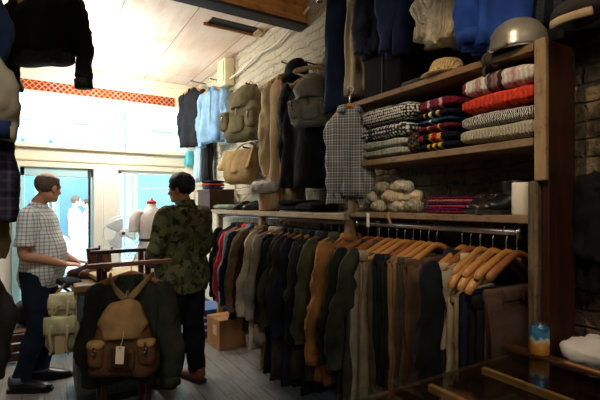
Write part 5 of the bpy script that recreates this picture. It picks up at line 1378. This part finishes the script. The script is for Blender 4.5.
# ------------------------------------------------------------------ fan
fp = at(121, 233, 5.25)
fn = thing('pedestal_fan', 'white pedestal fan with a round wire cage in front of the window', 'fan', (fp.x, fp.y, 0), (0, 0, .15))
M_fan = plain('#eef0f0', .4, .4); z = fp.z; r = .215
mk('base', lathe(B(), [(0, 0), (.20, 0), (.205, .012), (.16, .03), (.03, .045), (0, .045)], 32), M_fan, fn)
mk('pole', tube(B(), [(0, .06, .03), (0, .06, .5), (0, .06, z - .04)], .014, 12), M_fan, fn)
mk('motor', stube(B(), [(0, .14, z), (0, .10, z), (0, .02, z), (0, .0, z)], [.03, .06, .062, .04], 4, 20, side=(1, 0, 0)), M_fan, fn)
cg = mk('front_cage', torus(B(), (0, -.055, z), r, .006, 'Y', 40, 6), M_fan, fn)
bm = B()
for k in range(36):
    a = 2 * PI * k / 36; d = Vector((math.cos(a), 0, math.sin(a)))
    stube(bm, [Vector((0, -.085, z)) + d * .045, Vector((0, -.085, z)) + d * .13, Vector((0, -.055, z)) + d * r], .0018, 3, 5, side=(0, 1, 0))
for q in (.08, .125, .17): torus(bm, (0, -.082 + .02 * max(0, q - .12) / .05, z), q, .0018, 'Y', 36, 5)
mk('wire_grille', bm, M_fan, cg)
mk('cage_badge', stube(B(), [(0, -.095, z), (0, -.08, z)], [(.047, .047), (.05, .05)], 2, 24, side=(1, 0, 0)), M_fan, cg)
mk('badge_disc', tube(B(), [(0, -.099, z), (0, -.095, z)], .022, 20, side=(1, 0, 0)), plain('#3a3f45', .4), cg)
mk('back_cage', torus(B(), (0, .03, z), r, .005, 'Y', 40, 6), M_fan, fn)
for k in range(3):
    a0 = 2 * PI * k / 3; bm = B(); rows = []
    for j in range(7):
        rr_ = .03 + .16 * j / 6; row = []
        for i in range(6):
            a = a0 + (i / 5 - .5) * (1.5 - .3 * j / 6); row.append(Vector((rr_ * math.cos(a), -.02 + .03 * (i / 5 - .5), z + rr_ * math.sin(a))))
        rows.append(row)
    ring_mesh(bm, rows, False, False, False); b_ = mk('blade', bm, plain('#dfe6e8', .3, .5), fn); b_.modifiers.new('s', 'SOLIDIFY').thickness = .003
# ------------------------------------------------------------------ dress form
dp = at(152, 205, 5.0)
df = thing('dress_form', 'tailor\'s dress form with a red neck cap in front of the window', 'mannequin', (dp.x, dp.y, 0), (0, 0, .25))
mk('torso', loft(B(), [(0, 0, .88, .16, .11), (0, 0, 1.05, .13, .095), (0, -.01, 1.2, .155, .12), (0, 0, 1.33, .165, .10), (0, 0, 1.40, .13, .075), (0, .01, 1.44, .06, .055), (0, .01, 1.50, .05, .05)], 28), fab('#e6ddcd', .1), df)
mk('neck_cap', lathe(B(), [(.052, 1.495), (.056, 1.50), (.054, 1.52), (.03, 1.535), (0, 1.54)], 20, (0, .01, 0)), plain('#c9333a', .5), df)
mk('knob', ell(B(), (0, .01, 1.555), (.016, .016, .022), 12, 8), plain('#d8d2c8', .4), df)
mk('pole', tube(B(), [(0, 0, .03), (0, 0, .9)], .016, 12), plain('#cfc7bb', .4), df)
for k in range(3):
    a = 2 * PI * k / 3; mk('leg', stube(B(), [(0, 0, .16), (.15 * math.cos(a), .15 * math.sin(a), .10), (.24 * math.cos(a), .24 * math.sin(a), .012)], .012, 4, 8), plain('#cfc7bb', .4), df)
wd_ = thing('white_dress', 'white short-sleeved dress with a dark belt worn by the dress form', 'dress', (dp.x, dp.y, 0), (0, 0, .25))
bm = loft(B(), [(0, 0, .50, .27, .24, .9, .10, 9, 0), (0, 0, .75, .225, .19, .9, .08, 9, .4), (0, 0, .95, .175, .13, .9, .05, 9, .6), (0, 0, 1.07, .142, .108, .9, .02, 9, .8), (0, -.012, 1.2, .17, .135, .9), (0, 0, 1.33, .178, .115, .9), (0, 0, 1.40, .145, .09, .9), (0, .01, 1.435, .075, .068, .9), (0, .01, 1.46, .062, .06, .9)], 54); crumple(bm, .012, 7, 2)
M_dress = fab('#efece8', .06); mk('dress_body', bm, M_dress, wd_)
for sx in (-1, 1): mk('sleeve', crumple(stube(B(), [(sx * .13, 0, 1.385), (sx * .19, 0, 1.36), (sx * .225, -.01, 1.25), (sx * .23, -.015, 1.17)], [(.05, .055), (.06, .06), (.055, .055), (.055, .055)], 4, 16), .01, 14, 3), M_dress, wd_)
mk('belt', loft(B(), [(0, 0, 1.055, .150, .116, .9), (0, 0, 1.06, .153, .119, .9), (0, 0, 1.085, .153, .119, .9), (0, 0, 1.09, .150, .116, .9)], 54), plain('#2d3035', .4), wd_)
# ------------------------------------------------------------------ floor boxes
bp = onX(217, 345, 1.52)
cbx = thing('cardboard_box', 'brown cardboard box on the floor under the jackets', 'box', (1.60, 4.22, 0), (0, 0, .06))
M_card = plain('#a5764c', .8, .2, var=.1)
mk('box_body', bx((-.10, -.16, 0), (.20, .16, .30), .003), M_card, cbx, False)
for sy in (-1, 1): mk('flap', bx((-.10, min(sy * .16, sy * .03), .30), (.20, max(sy * .16, sy * .03), .304), .001), M_card, cbx, False)
mk('shipping_label', bx((-.102, -.10, .14), (-.100, .00, .24)), plain('#c9a982', .7), cbx, False)
cr2 = thing('blue_crate', 'blue and white plastic crate on the floor behind the cardboard box', 'crate', (1.60, 4.75, 0), (0, 0, 0))
mk('crate_body', bx((-.16, -.2, 0), (.2, .2, .30), .01), plain('#2f4f9a', .4, .4), cr2, False)
mk('crate_rim', bx((-.175, -.215, .27), (.215, .215, .31), .008), plain('#4664ad', .4, .4), cr2, False)
for z_ in (.07, .14, .21): mk('white_stripe', bx((-.164, -.205, z_), (.204, .205, z_ + .025), .002), plain('#d5d9e2', .5), cr2, False)

# ================================================================== DISPLAY CASE IN FRONT
dx0, dx1, dy0, dy1, dz = .18, 1.60, .22, 1.0, .92
dc = thing('display_case', 'dark wooden counter case with a glass top in the foreground', 'display case', ((dx0 + dx1) / 2, (dy0 + dy1) / 2, 0))
a, b = (dx1 - dx0) / 2, (dy1 - dy0) / 2
M_dk = wood('#2c150b', '#54301b', 'X', .35, 1, .45); M_dky = wood('#2c150b', '#54301b', 'Y', .35, 1, .45)
for n_, lo, hi, m in (('front_wall', (-a, -b, 0), (a, -b + .025, dz - .005), M_dk), ('back_wall', (-a, b - .02, 0), (a, b, dz - .03), M_dk), ('side_wall', (-a, -b, 0), (-a + .025, b, dz - .005), M_dky), ('side_wall', (a - .025, -b, 0), (a, b, dz - .01), M_dky)):
    mk(n_, bx(lo, hi, .004), m, dc, False)
mk('tray_floor', bx((-a + .025, -b + .025, dz - .20), (a - .025, b - .02, dz - .18), .002), fab('#2a2018'), dc, False)
mk('top_frame', bx((a - .055, -b, dz - .012), (a, b, dz + .006), .004), M_dky, dc, False)
mk('top_frame', bx((-a, -b, dz - .012), (a, -b + .04, dz + .006), .004), M_dk, dc, False)
mk('glass_top', bx((-a + .02, -b + .035, dz - .008), (a - .05, b + .004, dz), .0015), glass_mat((.88, .94, .91, 1), 1.0, 'counter_glass', .01), dc, False)
M_bar = wood('#8a5a2c', '#c58d4e', 'Y', .4, 1, .4)
for x in (1.05, 1.32):
    q = x - (dx0 + dx1) / 2; mk('divider_bar', bx((q - .010, -b + .30, dz - .034), (q + .010, b - .07, dz - .010), .003), M_bar, dc, False)
q = 1.57 - (dx0 + dx1) / 2
mk('divider_bar', bx((q - .012, -.20, dz + .0), (q + .006, b - .22, dz + .009), .003), M_bar, dc, False)
# small things in the case
IC = 'small brass trinkets in the case'
for i, (x, y, l) in enumerate(((.86, .86, 'brass buckle in the case nearest its back edge'), (.93, .80, 'brass buckle in the case closest to the first divider bar'), (.80, .78, 'brass buckle in the case left of the other two'))):
    t = thing('brass_buckle', l, 'buckle', (x, y, dz - .18), (0, 0, i), IC); mk('ring', torus(B(), (0, 0, .012), .035, .008, 'Z', 20, 8), plain('#b08a4a', .3, .5, .9), t); mk('prong', tube(B(), [(-.035, 0, .012), (.036, 0, .018)], .004, 8), plain('#b08a4a', .3, .5, .9), t)
# drink can
cp_ = Vector((1.572, .872, dz + .002))
can = thing('drink_can', 'blue and orange drink can standing on the corner of the counter case', 'can', cp_)
t = NT('printed_can'); tc = t.add('ShaderNodeTexCoord'); sp = t.add('ShaderNodeSeparateXYZ'); t.link(tc.outputs['Object'], sp.inputs[0])
n = t.noise(t.coord(scale=(1, 1, .6)), 34, 2)
f = t.math('ADD', t.math('MULTIPLY', sp.outputs[2], 8.0), t.math('MULTIPLY', t.math('SUBTRACT', n, .5), .45))
colr = t.ramp(f, [(0, hexc('#b98a3a')), (.12, hexc('#d98d2f')), (.38, hexc('#d9a557')), (.50, hexc('#c9ced0')), (.60, hexc('#2f6f9a')), (.74, hexc('#3f86a8')), (.86, hexc('#27567d'))], 'LINEAR')
mk('can_body', lathe(B(), [(0, .004), (.022, .002), (.026, 0), (.033, .010), (.033, .100), (.030, .108), (.027, .113)], 32), t.out(colr, .28, .5, .35), can)
mk('can_lid', lathe(B(), [(.027, .112), (.0285, .115), (.027, .117), (.025, .112), (0, .111)], 32), M_steel, can)
mk('pull_ring', torus(B(), (.006, 0, .1135), .008, .0015, 'Z', 14, 6), M_steel, can)
# stool with white paper bag beyond the case
st_ = thing('side_table', 'dark side table standing between the counter case and the brick wall', 'table', (1.75, .72, 0))
mk('table_top', bx((-.11, -.28, .84), (.20, .16, .87), .006), M_dk, st_, False)
for x in (-.09, .17):
    for y in (-.25, .13): mk('leg', bx((x - .015, y - .015, 0), (x + .015, y + .015, .84), .003), M_dk, st_, False)
bm = ell(B(), (0, 0, .04), (.10, .16, .045), 34, 18, .8, .7); crumple(bm, .035, 14, 5); crumple(bm, .012, 40, 6)
lo = min(v.co.z for v in bm.verts)
for v in bm.verts: v.co.z -= lo
tag(mk('paper_bag', bm, plain('#c4bfb8', .7), None, True, (1.74, .70, .871)), 'crumpled white paper bag on the side table beyond the drink can', 'bag')
